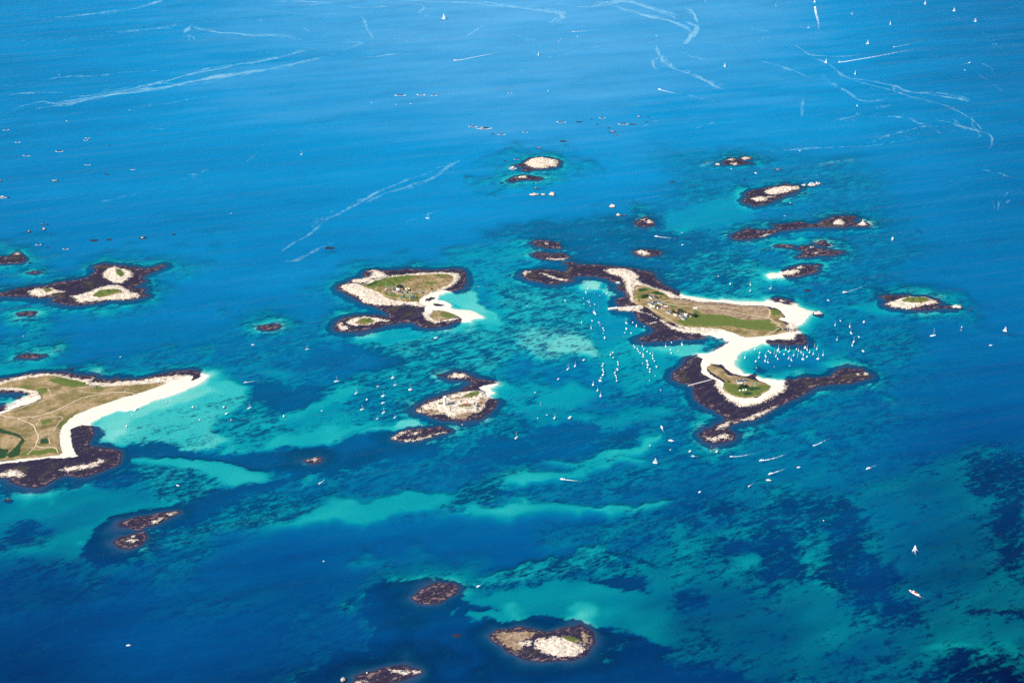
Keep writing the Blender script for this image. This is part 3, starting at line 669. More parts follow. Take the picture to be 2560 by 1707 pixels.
    base = layer('s_brown', base, mix_col(nt, smooth(nt, math_node(nt, 'ADD', math_node(nt, 'MULTIPLY', n_fine, 0.5), math_node(nt, 'MULTIPLY', n_mid, 0.5)), 0.4, 0.62), (0.19, 0.125, 0.080), (0.38, 0.275, 0.18)), 1.5, 2.0)
    grass = mix_col(nt, n_fine, (0.060, 0.105, 0.024), (0.150, 0.170, 0.045))
    base = layer('s_green', base, grass, 0.7, 2.5)
    base = layer('s_bush', base, mix_col(nt, n_vfine, (0.012, 0.040, 0.020), (0.035, 0.080, 0.032)), 0.5, 1.0)
    nt.links.new(base, b.inputs['Base Color'])
    b.inputs['Roughness'].default_value = 0.9
    b.inputs['Specular IOR Level'].default_value = 0.1
    bp = N(nt, 'ShaderNodeBump')
    bp.inputs['Strength'].default_value = 0.8
    bp.inputs['Distance'].default_value = 2.0
    nt.links.new(n_vfine, bp.inputs['Height'])
    nt.links.new(bp.outputs[0], b.inputs['Normal'])
    return m


def water_material():
    m = bpy.data.materials.new('clear_sea_water')
    m.use_nodes = True
    nt = m.node_tree
    nt.nodes.clear()
    out = N(nt, 'ShaderNodeOutputMaterial')
    geo = N(nt, 'ShaderNodeNewGeometry')
    P = geo.outputs['Position']
    # swell (long crested), chop
    warp = mapping(nt, P, R(-14), (1 / 640, 1 / 66, 0))
    swell = noise_node(nt, warp, 1.0, 2, 0.5)
    chop = noise_node(nt, mapping(nt, P, R(-21), (1 / 80, 1 / 17, 0)), 1.0, 2, 0.55)
    rip = noise_node(nt, mapping(nt, P, R(-8), (1 / 26, 1 / 8.5, 0)), 1.0, 1, 0.5)
    h = math_node(nt, 'ADD', math_node(nt, 'MULTIPLY', swell, 10.0), math_node(nt, 'MULTIPLY', chop, 2.6))
    h = math_node(nt, 'ADD', h, math_node(nt, 'MULTIPLY', rip, 0.5))
    bp = N(nt, 'ShaderNodeBump')
    bp.inputs['Strength'].default_value = 1.0
    bp.inputs['Distance'].default_value = 1.0
    nt.links.new(h, bp.inputs['Height'])
    depth = attr(nt, 'depth')
    # light scattered back by the water column
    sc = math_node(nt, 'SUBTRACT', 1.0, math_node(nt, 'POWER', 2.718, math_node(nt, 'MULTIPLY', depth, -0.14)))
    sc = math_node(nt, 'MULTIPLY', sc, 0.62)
    clear = N(nt, 'ShaderNodeBsdfTransparent')
    clear.inputs[0].default_value = (0.82, 0.85, 0.86, 1)
    scat = N(nt, 'ShaderNodeBsdfDiffuse')
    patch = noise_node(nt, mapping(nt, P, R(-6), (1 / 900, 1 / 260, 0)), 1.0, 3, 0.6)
    # water column colour, navy to pale blue, with far haze and glare painted in
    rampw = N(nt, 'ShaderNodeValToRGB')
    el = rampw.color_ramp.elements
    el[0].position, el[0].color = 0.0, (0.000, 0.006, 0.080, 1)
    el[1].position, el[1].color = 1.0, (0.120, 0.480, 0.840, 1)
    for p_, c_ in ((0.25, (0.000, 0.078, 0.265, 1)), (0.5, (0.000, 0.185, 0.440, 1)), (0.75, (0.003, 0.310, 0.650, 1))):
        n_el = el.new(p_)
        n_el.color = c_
    swell_streaks = noise_node(nt, mapping(nt, P, R(-13), (1 / 1100, 1 / 62, 0)), 1.0, 4, 0.62)      # light and dark streaks painted in for swell reflections
    var = math_node(nt, 'ADD', math_node(nt, 'MULTIPLY', math_node(nt, 'SUBTRACT', patch, 0.5), 0.24), math_node(nt, 'MULTIPLY', math_node(nt, 'SUBTRACT', swell_streaks, 0.5), 0.16))
    nt.links.new(math_node(nt, 'ADD', attr(nt, 'painted_haze'), var), rampw.inputs['Fac'])
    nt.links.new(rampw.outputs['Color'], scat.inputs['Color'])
    nt.links.new(bp.outputs[0], scat.inputs['Normal'])
    mx = N(nt, 'ShaderNodeMixShader')
    nt.links.new(sc, mx.inputs[0])
    nt.links.new(clear.outputs[0], mx.inputs[1])
    nt.links.new(scat.outputs[0], mx.inputs[2])
    gl = N(nt, 'ShaderNodeBsdfGlossy')
    gl.inputs['Roughness'].default_value = 0.34
    gl.inputs['Color'].default_value = (1, 1, 1, 1)
    nt.links.new(bp.outputs[0], gl.inputs['Normal'])
    fr = N(nt, 'ShaderNodeFresnel')
    fr.inputs['IOR'].default_value = 1.333
    nt.links.new(bp.outputs[0], fr.inputs['Normal'])
    mx2 = N(nt, 'ShaderNodeMixShader')
    nt.links.new(math_node(nt, 'MULTIPLY', fr.outputs[0], 0.26), mx2.inputs[0])
    nt.links.new(mx.outputs[0], mx2.inputs[1])
    nt.links.new(gl.outputs[0], mx2.inputs[2])
    nt.links.new(mx2.outputs[0], out.inputs['Surface'])
    va = N(nt, 'ShaderNodeVolumeAbsorption')
    mxk = max(WATER_ABSORB)
    # absorption = density * (1 - colour)
    va.inputs['Color'].default_value = (1 - WATER_ABSORB[0] / mxk, 1 - WATER_ABSORB[1] / mxk, 1 - WATER_ABSORB[2] / mxk, 1)
    va.inputs['Density'].default_value = mxk
    nt.links.new(va.outputs[0], out.inputs['Volume'])
    return m


def foam_material(name, strength, scale, col=(0.85, 0.93, 0.95), ragged=1.5):
    """broken white foam, its cover read from the mesh and noise"""
    m = bpy.data.materials.new(name)
    m.use_nodes = True
    nt = m.node_tree
    nt.nodes.clear()
    out = N(nt, 'ShaderNodeOutputMaterial')
    geo = N(nt, 'ShaderNodeNewGeometry')
    P = geo.outputs['Position']
    n = noise_node(nt, mapping(nt, P, 0.1, (1, 0.6, 0)), 1 / scale, 5, 0.65, 0.8)
    cov = attr(nt, 'cover')
    v = math_node(nt, 'ADD', cov, math_node(nt, 'MULTIPLY', math_node(nt, 'SUBTRACT', n, 0.5), ragged))
    a = math_node(nt, 'MULTIPLY', smooth(nt, v, 0.25, 0.85), strength)
    a = math_node(nt, 'MULTIPLY', a, smooth(nt, cov, 0.0, 0.25))
    d = N(nt, 'ShaderNodeBsdfDiffuse')
    d.inputs['Color'].default_value = (*col, 1)
    t = N(nt, 'ShaderNodeBsdfTransparent')
    mx = N(nt, 'ShaderNodeMixShader')
    nt.links.new(a, mx.inputs[0])
    nt.links.new(t.outputs[0], mx.inputs[1])
    nt.links.new(d.outputs[0], mx.inputs[2])
    nt.links.new(mx.outputs[0], out.inputs['Surface'])
    return m


def rock_material():
    m, nt, b = new_mat('skerry_rock')
    geo = N(nt, 'ShaderNodeNewGeometry')
    P = geo.outputs['Position']
    sep = N(nt, 'ShaderNodeSeparateXYZ')
    nt.links.new(P, sep.inputs[0])
    n1 = noise_node(nt, P, 1 / 5.0, 4, 0.6)
    n2 = noise_node(nt, P, 1 / 1.8, 3, 0.6)
    zz = math_node(nt, 'ADD', sep.outputs[2], math_node(nt, 'MULTIPLY', math_node(nt, 'SUBTRACT', n1, 0.5), 3.0))
    pale = mix_col(nt, smooth(nt, n2, 0.35, 0.65), (0.34, 0.30, 0.28), (0.72, 0.66, 0.59))
    dark = mix_col(nt, n2, (0.012, 0.013, 0.030), (0.036, 0.034, 0.058))
    nt.links.new(mix_col(nt, smooth(nt, zz, 1.9, 3.0), dark, pale), b.inputs['Base Color'])
    b.inputs['Roughness'].default_value = 0.92
    b.inputs['Specular IOR Level'].default_value = 0.1
    return m


MAT_GROUND = ground_material()
MAT_WATER = water_material()
MAT_ROCK = rock_material()
MAT_FOAM = foam_material('sea_foam', 0.95, 5.0)
MAT_SLICK = foam_material('pale_surface_slick', 0.27, 30.0, (0.40, 0.78, 0.92), 1.5)


def mesh_np(name, V, F, mat, smooth_faces=False):
    """mesh from numpy arrays: V (n,3), F (m,4) or (m,3)"""
    me = bpy.data.meshes.new(name)
    nv, nf, k = len(V), len(F), F.shape[1]
    me.vertices.add(nv)
    me.vertices.foreach_set('co', np.asarray(V, np.float32).ravel())
    me.loops.add(nf * k)
    me.loops.foreach_set('vertex_index', np.asarray(F, np.int32).ravel())
    me.polygons.add(nf)
    me.polygons.foreach_set('loop_start', np.arange(0, nf * k, k, dtype=np.int32))
    me.polygons.foreach_set('loop_total', np.full(nf, k, np.int32))
    if smooth_faces:
        me.polygons.foreach_set('use_smooth', np.ones(nf, bool))
    me.update(calc_edges=True)
    me.materials.append(mat)
    return me


def set_attr(me, name, arr):
    a = me.attributes.new(name, 'FLOAT', 'POINT')
    a.data.foreach_set('value', np.asarray(arr, np.float32))


def link(name, me, parent=None, loc=(0, 0, 0), rz=0.0):
    o = bpy.data.objects.new(name, me)
    COL.objects.link(o)
    o.location = loc
    o.rotation_euler = (0, 0, rz)
    if parent:
        o.parent = parent
    return o


def tag(o, label=None, cat=None, group=None, kind=None):
    if label:
        o['label'] = label
    if cat:
        o['category'] = cat
    if group:
        o['group'] = group
    if kind:
        o['kind'] = kind
    return o


ORD = ('first second third fourth fifth sixth seventh eighth ninth tenth eleventh twelfth thirteenth fourteenth fifteenth sixteenth '
       'seventeenth eighteenth nineteenth twentieth').split()


def ordn(i, n):
    if n == 1:
        return 'only'
    if i == 0:
        return 'leftmost'
    if i == n - 1:
        return 'rightmost'
    if i < 20:
        return ORD[i] + ' from left'
    j = n - 1 - i
    return ORD[j] + ' from right'


# ------------------------------------------------------------------ sea bed and water sheets
XS = np.arange(-2760, 2761, 8.0)
_ys = [2020.0]
while _ys[-1] < 7300:
    _ys.append(_ys[-1] + 7.0 + 7.0 * (_ys[-1] - 2000) / 5000)
YS = np.array(_ys)
GX, GY = np.meshgrid(XS, YS)
nx, ny = len(XS), len(YS)
FLD = field(GX.ravel(), GY.ravel())
zz = FLD['z'] - 1.3 * sstep(-38, -22, FLD['best'])
idx = np.arange(nx * ny).reshape(ny, nx)
quads = np.stack([idx[:-1, :-1], idx[:-1, 1:], idx[1:, 1:], idx[1:, :-1]], -1).reshape(-1, 4)
FAR = 25000.0


def frame_quads(base, corner_ids, z):
    """four quads joining the inner grid's rim to a far square"""
    x0, x1, y0, y1 = XS[0], XS[-1], YS[0], YS[-1]
    V = [(-FAR, -FAR, z), (FAR, -FAR, z), (FAR, FAR, z), (-FAR, FAR, z)]
    c = corner_ids
    b = base
    return V, [(b, b + 1, c[1], c[0]), (b + 1, b + 2, c[2], c[1]), (b + 2, b + 3, c[3], c[2]), (b + 3, b, c[0], c[3])]


corners = (idx[0, 0], idx[0, -1], idx[-1, -1], idx[-1, 0])
Vg = np.stack([GX.ravel(), GY.ravel(), zz], 1)
fv, fq = frame_quads(len(Vg), corners, -22.0)
Vs = np.concatenate([Vg, np.array(fv)])
me = mesh_np('sea_bed', Vs, np.concatenate([quads, np.array(fq)]), MAT_GROUND, True)
pad = lambda a, v: np.concatenate([a, np.full(4, v)])
set_attr(me, 'weed', pad(FLD['w'], 0.5))
for k in FLD['S']:
    set_attr(me, 's_' + k, pad(np.minimum(FLD['S'][k], np.where(FLD['z'] > -0.3, 40, -3)), -40))
seabed = tag(link('sea_bed', me), 'pale sand sea bed patched with dark weed under clear water', None, None, 'structure')

Vw = np.stack([GX.ravel(), GY.ravel(), np.zeros(nx * ny)], 1)
fv, fq = frame_quads(len(Vw), corners, 0.0)
ZB = -90.0
lo = [(-FAR, -FAR, ZB), (FAR, -FAR, ZB), (FAR, FAR, ZB), (-FAR, FAR, ZB)]
b0 = len(Vw)
b1 = b0 + 4
box_q = [(b0, b0 + 1, b1 + 1, b1), (b0 + 1, b0 + 2, b1 + 2, b1 + 1), (b0 + 2, b0 + 3, b1 + 3, b1 + 2), (b0 + 3, b0, b1, b1 + 3), (b1, b1 + 1, b1 + 2, b1 + 3)]
Vw = np.concatenate([Vw, np.array(fv), np.array(lo)])
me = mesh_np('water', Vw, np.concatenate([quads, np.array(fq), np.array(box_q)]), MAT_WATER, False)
# haze, glare and corner darkening painted as water tone: bright far, dark near
HAZE_TONE = [('W', 0, 0, 0.66), ('W', 600, 0, 0.86), ('W', 1176, 0, 1.0), ('W', 1750, 0, 0.92), ('W', 2352, 0, 0.45), ('W', 0, 250, 0.6), ('W', 600, 250, 0.76), ('W', 1176, 250, 0.8), ('W', 1750, 250, 0.74), ('W', 2352, 250, 0.5), ('W', 0, 550, 0.54), ('W', 600, 550, 0.6), ('W', 1176, 550, 0.62), ('W', 1750, 550, 0.6), ('W', 2352, 550, 0.45), ('W', 0, 850, 0.46), ('W', 600, 850, 0.5), ('W', 1176, 850, 0.5), ('W', 1750, 850, 0.48), ('W', 2352, 850, 0.38), ('W', 0, 1150, 0.3), ('W', 600, 1150, 0.31), ('W', 1176, 1150, 0.34), ('W', 1750, 1150, 0.23), ('W', 2352, 1150, 0.08), ('W', 0, 1500, 0.0), ('W', 600, 1500, 0.12), ('W', 1176, 1500, 0.1), ('W', 1750, 1500, 0.06), ('W', 2352, 1500, 0.0)]
pts_ = np.array([gp(a, b, c) for a, b, c, _ in HAZE_TONE])
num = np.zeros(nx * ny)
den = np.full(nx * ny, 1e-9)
for (xx, yy), (_, _, _, v) in zip(pts_, HAZE_TONE):
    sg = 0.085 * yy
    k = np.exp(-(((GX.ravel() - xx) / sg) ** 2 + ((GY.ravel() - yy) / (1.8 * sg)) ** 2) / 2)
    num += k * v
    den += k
set_attr(me, 'painted_haze', np.concatenate([np.clip(num / den, 0, 1), np.full(8, 0.45)]))
set_attr(me, 'depth', np.concatenate([np.clip(-FLD['z'], 0, 40), np.full(8, 18.0)]))
water = tag(link('water', me), 'clear blue and turquoise sea around the islands', None, None, 'structure')

# ------------------------------------------------------------------ island meshes, split into parts
ISLAND_OBJ = []
PART_OF = {0: 'reef', 1: 'shore_rock', 2: 'beach', 3: 'heath', 4: 'grass', 5: 'scrub'}


def components(q, cls):
    """connected patches of one class: patch number per quad"""
    par = {}

    def find(a):
        while par[a] != a:
            par[a] = par[par[a]]
            a = par[a]
        return a
    ql, cl = q.tolist(), cls.tolist()
    for f_, c_ in zip(ql, cl):
        ks = [v_ * 8 + c_ for v_ in f_]
        for k_ in ks:
            if k_ not in par:
                par[k_] = k_
        r0 = find(ks[0])
        for k_ in ks[1:]:
            par[find(k_)] = r0
    root = np.array([find(f_[0] * 8 + c_) for f_, c_ in zip(ql, cl)])
    return np.unique(root, return_inverse=True)[1]


def build_island(i, isl):
    allp = np.concatenate([np.array(p) for ps in isl['layers'].values() for p in ps])
    x0, y0 = allp.min(0) - 48
    x1, y1 = allp.max(0) + 48
    x0 = max(x0, -1700)
    r = isl['res']
    xs = np.arange(x0, x1 + r, r)
    ys = np.arange(y0, y1 + r, r)
    gx, gy = np.meshgrid(xs, ys)
    X, Y = gx.ravel(), gy.ravel()
    f = field(X, Y)
    n_, m_ = len(xs), len(ys)
    ii = np.arange(n_ * m_).reshape(m_, n_)
    q = np.stack([ii[:-1, :-1], ii[:-1, 1:], ii[1:, 1:], ii[1:, :-1]], -1).reshape(-1, 4)
    own = (f['owner'][q[:, 0]] == i)
    near = f['best'][q].max(1) > -40
    q = q[own & near]
    S = f['S']
    rim = sstep(-40, -33, f['best'])
    zf = f['z'] - 0.9 * (1 - rim)

    def mean(a):
        return a[q].mean(1)
    cls = np.zeros(len(q), int)
    cls[mean(S['pale']) > 0] = 1
    cls[mean(S['sand']) > 0] = 2
    hm = mean(S['heath']) > 0
    cls[hm] = 3
    cls[hm & (mean(S['green']) > 0)] = 4
    cls[hm & (mean(S['bush']) > 0)] = 5
    comp = components(q, cls)
    for _ in range(3):                     # tiny scraps join the ground beside them
        cnt = np.bincount(comp)
        tiny = cnt[comp] < 10
        if not tiny.any():
            break
        vclass = {}
        for f_, c_, t_ in zip(q.tolist(), cls.tolist(), tiny.tolist()):
            if not t_:
                for v_ in f_:
                    vclass[v_] = c_
        for j in np.nonzero(tiny)[0]:
            for v_ in q[j].tolist():
                if v_ in vclass:
                    cls[j] = vclass[v_]
                    break
        comp = components(q, cls)
    cnt = np.bincount(comp)
    c = allp.mean(0)
    e = bpy.data.objects.new('island', None)
    COL.objects.link(e)
    e.location = (c[0], c[1], 0)
    tag(e, isl['label'], 'island' if i in (0, 1, 2, 3, 4) or 'heath' in isl['layers'] else 'reef', 'islands and reefs of the archipelago')
    V = np.stack([X - c[0], Y - c[1], zf], 1)
    for cc in range(len(cnt)):
        if cnt[cc] < 4:
            continue
        sel = q[comp == cc]
        k = int(cls[comp == cc][0])
        pname = PART_OF[k]
        used, inv = np.unique(sel.ravel(), return_inverse=True)
        me = mesh_np(pname, V[used], inv.reshape(-1, 4), MAT_GROUND, k in (2, 3, 4))
        set_attr(me, 'weed', f['w'][used])
        for kk in S:
            set_attr(me, 's_' + kk, S[kk][used])
        link(pname, me, e)
    ISLAND_OBJ.append(e)
    return e


for i, isl in enumerate(ISLANDS):
    build_island(i, isl)

# ------------------------------------------------------------------ footpaths on the islands
MAT_PATH = simple('trodden_sand', (0.56, 0.46, 0.32), 0.95, 0.15, 0.3)


def resample(P, step):
    P = np.asarray(P, float)
    seg = np.linalg.norm(np.diff(P, axis=0), axis=1)
    t = np.concatenate([[0], np.cumsum(seg)])
    n = max(2, int(t[-1] / step) + 1)
    u = np.linspace(0, t[-1], n)
    return np.stack([np.interp(u, t, P[:, 0]), np.interp(u, t, P[:, 1])], 1)


def smooth_line(P, it=2):
    P = np.asarray(P, float)
    for _ in range(it):
        Q = [P[0]]
        for a, b in zip(P[:-1], P[1:]):
            Q += [a * 0.75 + b * 0.25, a * 0.25 + b * 0.75]
        Q.append(P[-1])
        P = np.array(Q)
    return P


def ribbon(P, width):
    t = np.gradient(P, axis=0)
    t /= np.linalg.norm(t, axis=1)[:, None] + 1e-9
    nrm = np.stack([-t[:, 1], t[:, 0]], 1)
    w = np.asarray(width, float)
    w = np.full(len(P), w) if w.ndim == 0 else w
    return P + nrm * w[:, None] / 2, P - nrm * w[:, None] / 2


def path(isl, crop, txt, width=3.0, z0=4.0):
    P = resample(smooth_line(poly(crop, txt, z0)), 3.0)
    w = width * (1 + 0.25 * fbm(P[:, 0], P[:, 1], 14, 5, 2))
    a, b = ribbon(P, w)
    rows = [a, (a + b) / 2, b]
    allp = np.concatenate(rows)
    z = field(allp[:, 0], allp[:, 1])['z'] + 0.35
    z = z.reshape(3, -1)
    z[:] = z.max(0)
    o = ISLAND_OBJ[isl]
    n = len(P)
    V = np.concatenate([np.stack([r[:, 0] - o.location[0], r[:, 1] - o.location[1], z[k]], 1) for k, r in enumerate(rows)])
    F = [(k * n + j, k * n + j + 1, (k + 1) * n + j + 1, (k + 1) * n + j) for k in (0, 1) for j in range(n - 1)]
    link('footpath', mesh_np('footpath', V, np.array(F)[:, ::-1], MAT_PATH), o)


for t_ in ('-300,470 0,495 60,525 250,528 400,505 520,460 640,400 760,340 880,320 1050,290 1180,295 1250,310', '-200,520 0,490 150,450 300,400 400,375 460,340 560,300 700,255 880,242', '730,285 850,300 940,305',
           '160,535 250,570 315,600 325,650 360,700 330,770 325,790 400,805 510,795 535,850', '325,790 250,870', '400,520 600,515 540,570 490,655', '330,600 380,520', '370,700 480,665', '440,260 465,310 455,335', '450,720 460,770', '1140,290 1160,265 1190,270'):
    path(0, 'B', t_, 3.0 if len(t_) > 70 else 1.9, 4.5)
for t_ in ('360,430 480,455 650,465 850,490 1000,510 1150,540 1330,570', '200,455 330,530 450,600 550,650', '1330,570 1380,600 1465,672', '1430,660 1360,700 1280,730', '1230,455 1310,460 1345,510 1320,570', '160,262 280,300 380,340 430,385', '640,465 760,455 880,460 1000,475 1060,470', '800,470 860,475', '330,425 430,400'):
    path(4, 'E', t_, 2.6, 4.5)
path(4, 'U', '120,60 260,140 420,190', 2.5, 3.5)
for t_ in ('880,440 1000,440 1180,450 1300,440 1380,420', '930,470 1010,460 1100,470'):
    path(2, 'C', t_, 2.6, 5)

# ------------------------------------------------------------------ small rocks breaking the surface
SURF_N = 0


def rock(crop, x, y, rx, ry, h, label, group, surf=0.0, seed=0):
    """one skerry: lumpy granite, dark at the waterline"""
    u, v = px(crop, x, y)
    s = CROP[crop][2]
    k = mpp(v)
    cx, cy = gp(crop, x, y + ry * 0.5)
    a = max(0.85 * rx / s * k, 3.0)
    b = max(ry / s * k / 0.55 * 0.8, 3.0)
    n, rr = 22, np.array([0, .25, .5, .72, .9, 1.0, 1.18])
    th = np.arange(n) * 2 * math.pi / n
    out = 1 + 0.30 * np.array([vnoise(np.array([3 * math.cos(t) + seed * 7.7]), np.array([3 * math.sin(t)]), seed)[0] - 0.5 for t in th]) * 2
    V = []
    for r in rr:
        X = a * r * out * np.cos(th)
        Y = b * r * out * np.sin(th)
        base = h * np.maximum(0, 1 - r ** 2.2) ** 0.7
        lump = fbm(X + seed * 31, Y, max(a, b) * 0.55, seed, 3)
        Z = base * (0.75 + 0.9 * lump) + (0.25 if r < 1.0 else 0.0) - (2.2 if r > 1.1 else 0.0) - (0.1 if r == 1.0 else 0)
        V.append(np.stack([X, Y, Z], 1))
    V = np.concatenate(V)
    F = [(i * n + j, i * n + (j + 1) % n, (i + 1) * n + (j + 1) % n, (i + 1) * n + j) for i in range(len(rr) - 1) for j in range(n)]
    me = mesh_np('rock', V, np.array(F)[:, ::-1], MAT_ROCK)
    if surf <= 0:
        return tag(link('rock', me, None, (cx, cy, 0)), label, 'rock', group)
    e = bpy.data.objects.new('rock', None)
    COL.objects.link(e)
    e.location = (cx, cy, 0)
    tag(e, label, 'rock', group)
    link('rock_body', me, e)
    rr2 = [0.75, 1.1, 1.25 + 0.7 * surf]
    cov = [1.0, 0.85, 0.0]
    W = []
    cc = []
    for r, c in zip(rr2, cov):
        W.append(np.stack([a * r * out * np.cos(th), b * r * 0.8 * out * np.sin(th) - b * 0.3, np.full(n, 0.25)], 1))
        cc.append(np.full(n, c))
    F = [(i * n + j, i * n + (j + 1) % n, (i + 1) * n + (j + 1) % n, (i + 1) * n + j) for i in range(2) for j in range(n)]
    me = mesh_np('surf', np.concatenate(W), np.array(F)[:, ::-1], MAT_FOAM)
    set_attr(me, 'cover', np.concatenate(cc))
    link('surf', me, e)
    return e


def rocks(place, group, items, cap):
    """items: sheet x y rx ry height surf"""
    its = sorted(items, key=lambda t: px(t[0], t[1], t[2])[0])
    for i, (sh, x, y, rx, ry, h, sf) in enumerate(its):
        look = 'surf-ringed rock' if sf else ('pale rock' if h > 2.6 else 'low dark rock')
        rock(sh, x, y, rx, ry, h, f'{look}, {ordn(i, len(its))} of {place}', group, sf, seed=i + len(place))


rocks('the skerries scattered at the far left edge', 'skerries at the far left',
      [('I', 600, 940, 16, 5, 1.6, .6), ('I', 584, 956, 14, 4, 1.5, .6), ('I', 405, 1030, 22, 7, 3, 0.2), ('I', 180, 1062, 20, 4, 1.4, .6), ('I', 108, 1066, 10, 4, 2, 0), ('I', 120, 970, 14, 4, 1.3, .8),
       ('I', 655, 918, 8, 3, 2, 0), ('I', 745, 992, 9, 3, 2, 0), ('I', 598, 1124, 16, 4, 1.4, .7), ('I', 585, 1088, 6, 3, 2, 0), ('I', 905, 1156, 15, 4, 1.4, .7), ('I', 730, 1188, 20, 6, 2.4, 0), ('I', 375, 1233, 32, 7, 2.8, 0),
       ('I', 20, 1343, 24, 9, 3.5, 0.2), ('I', 60, 1346, 12, 6, 2.5, 0), ('I', 40, 886, 18, 4, 1.4, .6), ('I', 4, 1235, 8, 7, 3, 0)], 0)
rocks('the rocks above the three-topped reef', 'rocks above the three-topped reef',
      [('I', 290, 1530, 14, 6, 2.2, 0), ('I', 322, 1534, 9, 5, 2, 0), ('W', 67, 531, 5, 4, 3.4, 0), ('W', 101, 525, 6, 4, 4, 0), ('W', 215, 551, 12, 3, 2.4, 0), ('W', 250, 549, 8, 3, 2.2, 0), ('W', 328, 545, 10, 4, 3.2, 0), ('W', 399, 538, 6, 2, 1.8, 0),
       ('A', 350, 38, 22, 8, 1.6, .4), ('A', 400, 34, 10, 6, 1.8, 0), ('A', 440, 66, 14, 7, 2, 0), ('A', 600, 78, 24, 7, 1.8, 0.3), ('A', 275, 202, 16, 8, 2.2, 0)], 0)
rocks('the surf-washed rocks in the open upper sea', 'surf-washed rocks of the upper sea', [('J', 412, 648, 30, 6, 1.6, .6), ('J', 552, 645, 26, 5, 1.2, .9), ('J', 640, 651, 16, 4, 1.2, .9), ('J', 1160, 635, 12, 3, 1.2, .6)], 0)
rocks('the skerry line across the upper middle', 'skerries across the upper middle',
      [('J', 905, 862, 26, 6, 2.6, .3), ('J', 985, 872, 48, 9, 3.2, 0.2), ('J', 1045, 915, 12, 5, 2.2, 0), ('J', 1102, 916, 26, 6, 3, 0.2), ('J', 1265, 902, 14, 4, 1.2, .6), ('J', 1510, 830, 32, 5, 1.8, .3), ('J', 1632, 831, 26, 6, 2.4, 0), ('J', 1790, 803, 20, 5, 2.6, .3),
       ('J', 1718, 815, 11, 3, 1.8, 0), ('J', 1756, 850, 13, 3, 1.8, 0), ('J', 2040, 797, 18, 7, 4, 0), ('J', 2108, 801, 13, 3, 2, 0), ('J', 1935, 843, 34, 7, 2.4, .2), ('J', 2000, 847, 32, 7, 2.8, 0), ('J', 2090, 833, 13, 4, 2, 0),
       ('J', 1835, 874, 15, 4, 2, 0), ('J', 1862, 898, 24, 8, 3.4, 0), ('J', 1886, 922, 13, 5, 2.4, 0), ('J', 1522, 962, 28, 9, 2.4, 0)], 0)
rocks('the small rocks around the broad whitish granite islet', 'rocks around the whitish granite islet',
      [('J', 1360, 1009, 32, 6, 2.4, 0), ('J', 1125, 1098, 11, 4, 1.8, 0), ('J', 1203, 1086, 16, 4, 1.6, .3), ('J', 1103, 1244, 16, 6, 2.2, 0), ('J', 1342, 1284, 28, 6, 2.4, 0), ('O', 365, 172, 40, 20, 7, 0.3), ('O', 605, 348, 10, 5, 2, 0)], 0)
rocks('the row of three white boulders in the upper middle', 'row of three white boulders', [('O', 610, 477, 62, 20, 8, 0), ('O', 713, 480, 38, 15, 6, 0), ('O', 816, 474, 46, 24, 9, 0)], 0)
rocks('the three small rocks between white boulders and north shore', 'small rocks off the north shore', [('O', 1495, 606, 46, 26, 9, 0), ('O', 1563, 712, 34, 16, 6, 0), ('O', 1630, 716, 46, 9, 2.2, 0)], 0)
rocks('the rocks among the right-hand reef chain', 'rocks among the right-hand reef chain',
      [('H', 168, 150, 34, 20, 7, 0), ('H', 122, 178, 14, 7, 2, 0), ('H', 890, 217, 44, 10, 3, 0), ('H', 948, 215, 24, 8, 2, 0), ('H', 492, 330, 20, 12, 2.6, 0), ('H', 1225, 406, 40, 17, 7, 0), ('H', 1318, 396, 56, 28, 11, 0), ('H', 1395, 384, 34, 24, 10, 0), ('H', 1465, 391, 22, 5, 1.8, 0),
       ('H', 1238, 497, 22, 10, 2.2, 0), ('J', 2272, 1241, 26, 6, 2.4, 0), ('E', 1685, 307, 36, 13, 2.4, 0)], 0)
rocks('the rocks strung right of the lone green-capped islet', 'rocks by the lone green-capped islet', [('P', 1670, 424, 70, 26, 8, 0), ('P', 1810, 456, 18, 8, 2.2, 0)], 0)
rock('E', 1780, 512, 56, 34, 6, 'cream rock block standing off the tip of the white sand spit', None, 0, 77)
rock('L', 50, 313, 26, 11, 3.4, 'small brown rock alone off the heath island near the left edge', None, 0, 78)
rock('A', 646, 1178, 26, 6, 1.6, 'small dark rock awash above the beach of the heath island', None, 0, 79)
rock('M', 22, 1540, 22, 16, 6, 'pale pointed boulder at the bottom edge', None, 0, 80)
rock('M', 186, 1497, 16, 8, 3, 'small pale boulder beside the bottom edge reef', None, 0, 81)
rock('M', 800, 1236, 36, 13, 1.4, 'rusty rock barely awash left of the large white-topped reef', None, 0, 82)
rock('G', 790, 272, 60, 14, 0.9, 'purple rock barely awash left of the fort islet', None, 0, 83)
rock('W', 757, 568, 15, 4, 1.6, 'small rock alone in open water above the tented island', None, 0, 84)
rock('W', 15, 597, 10, 4, 1.6, 'dark rock in the water beside the left edge reef', None, 0, 85)

# ------------------------------------------------------------------ slicks and tide lines on the surface
SLICKS = []


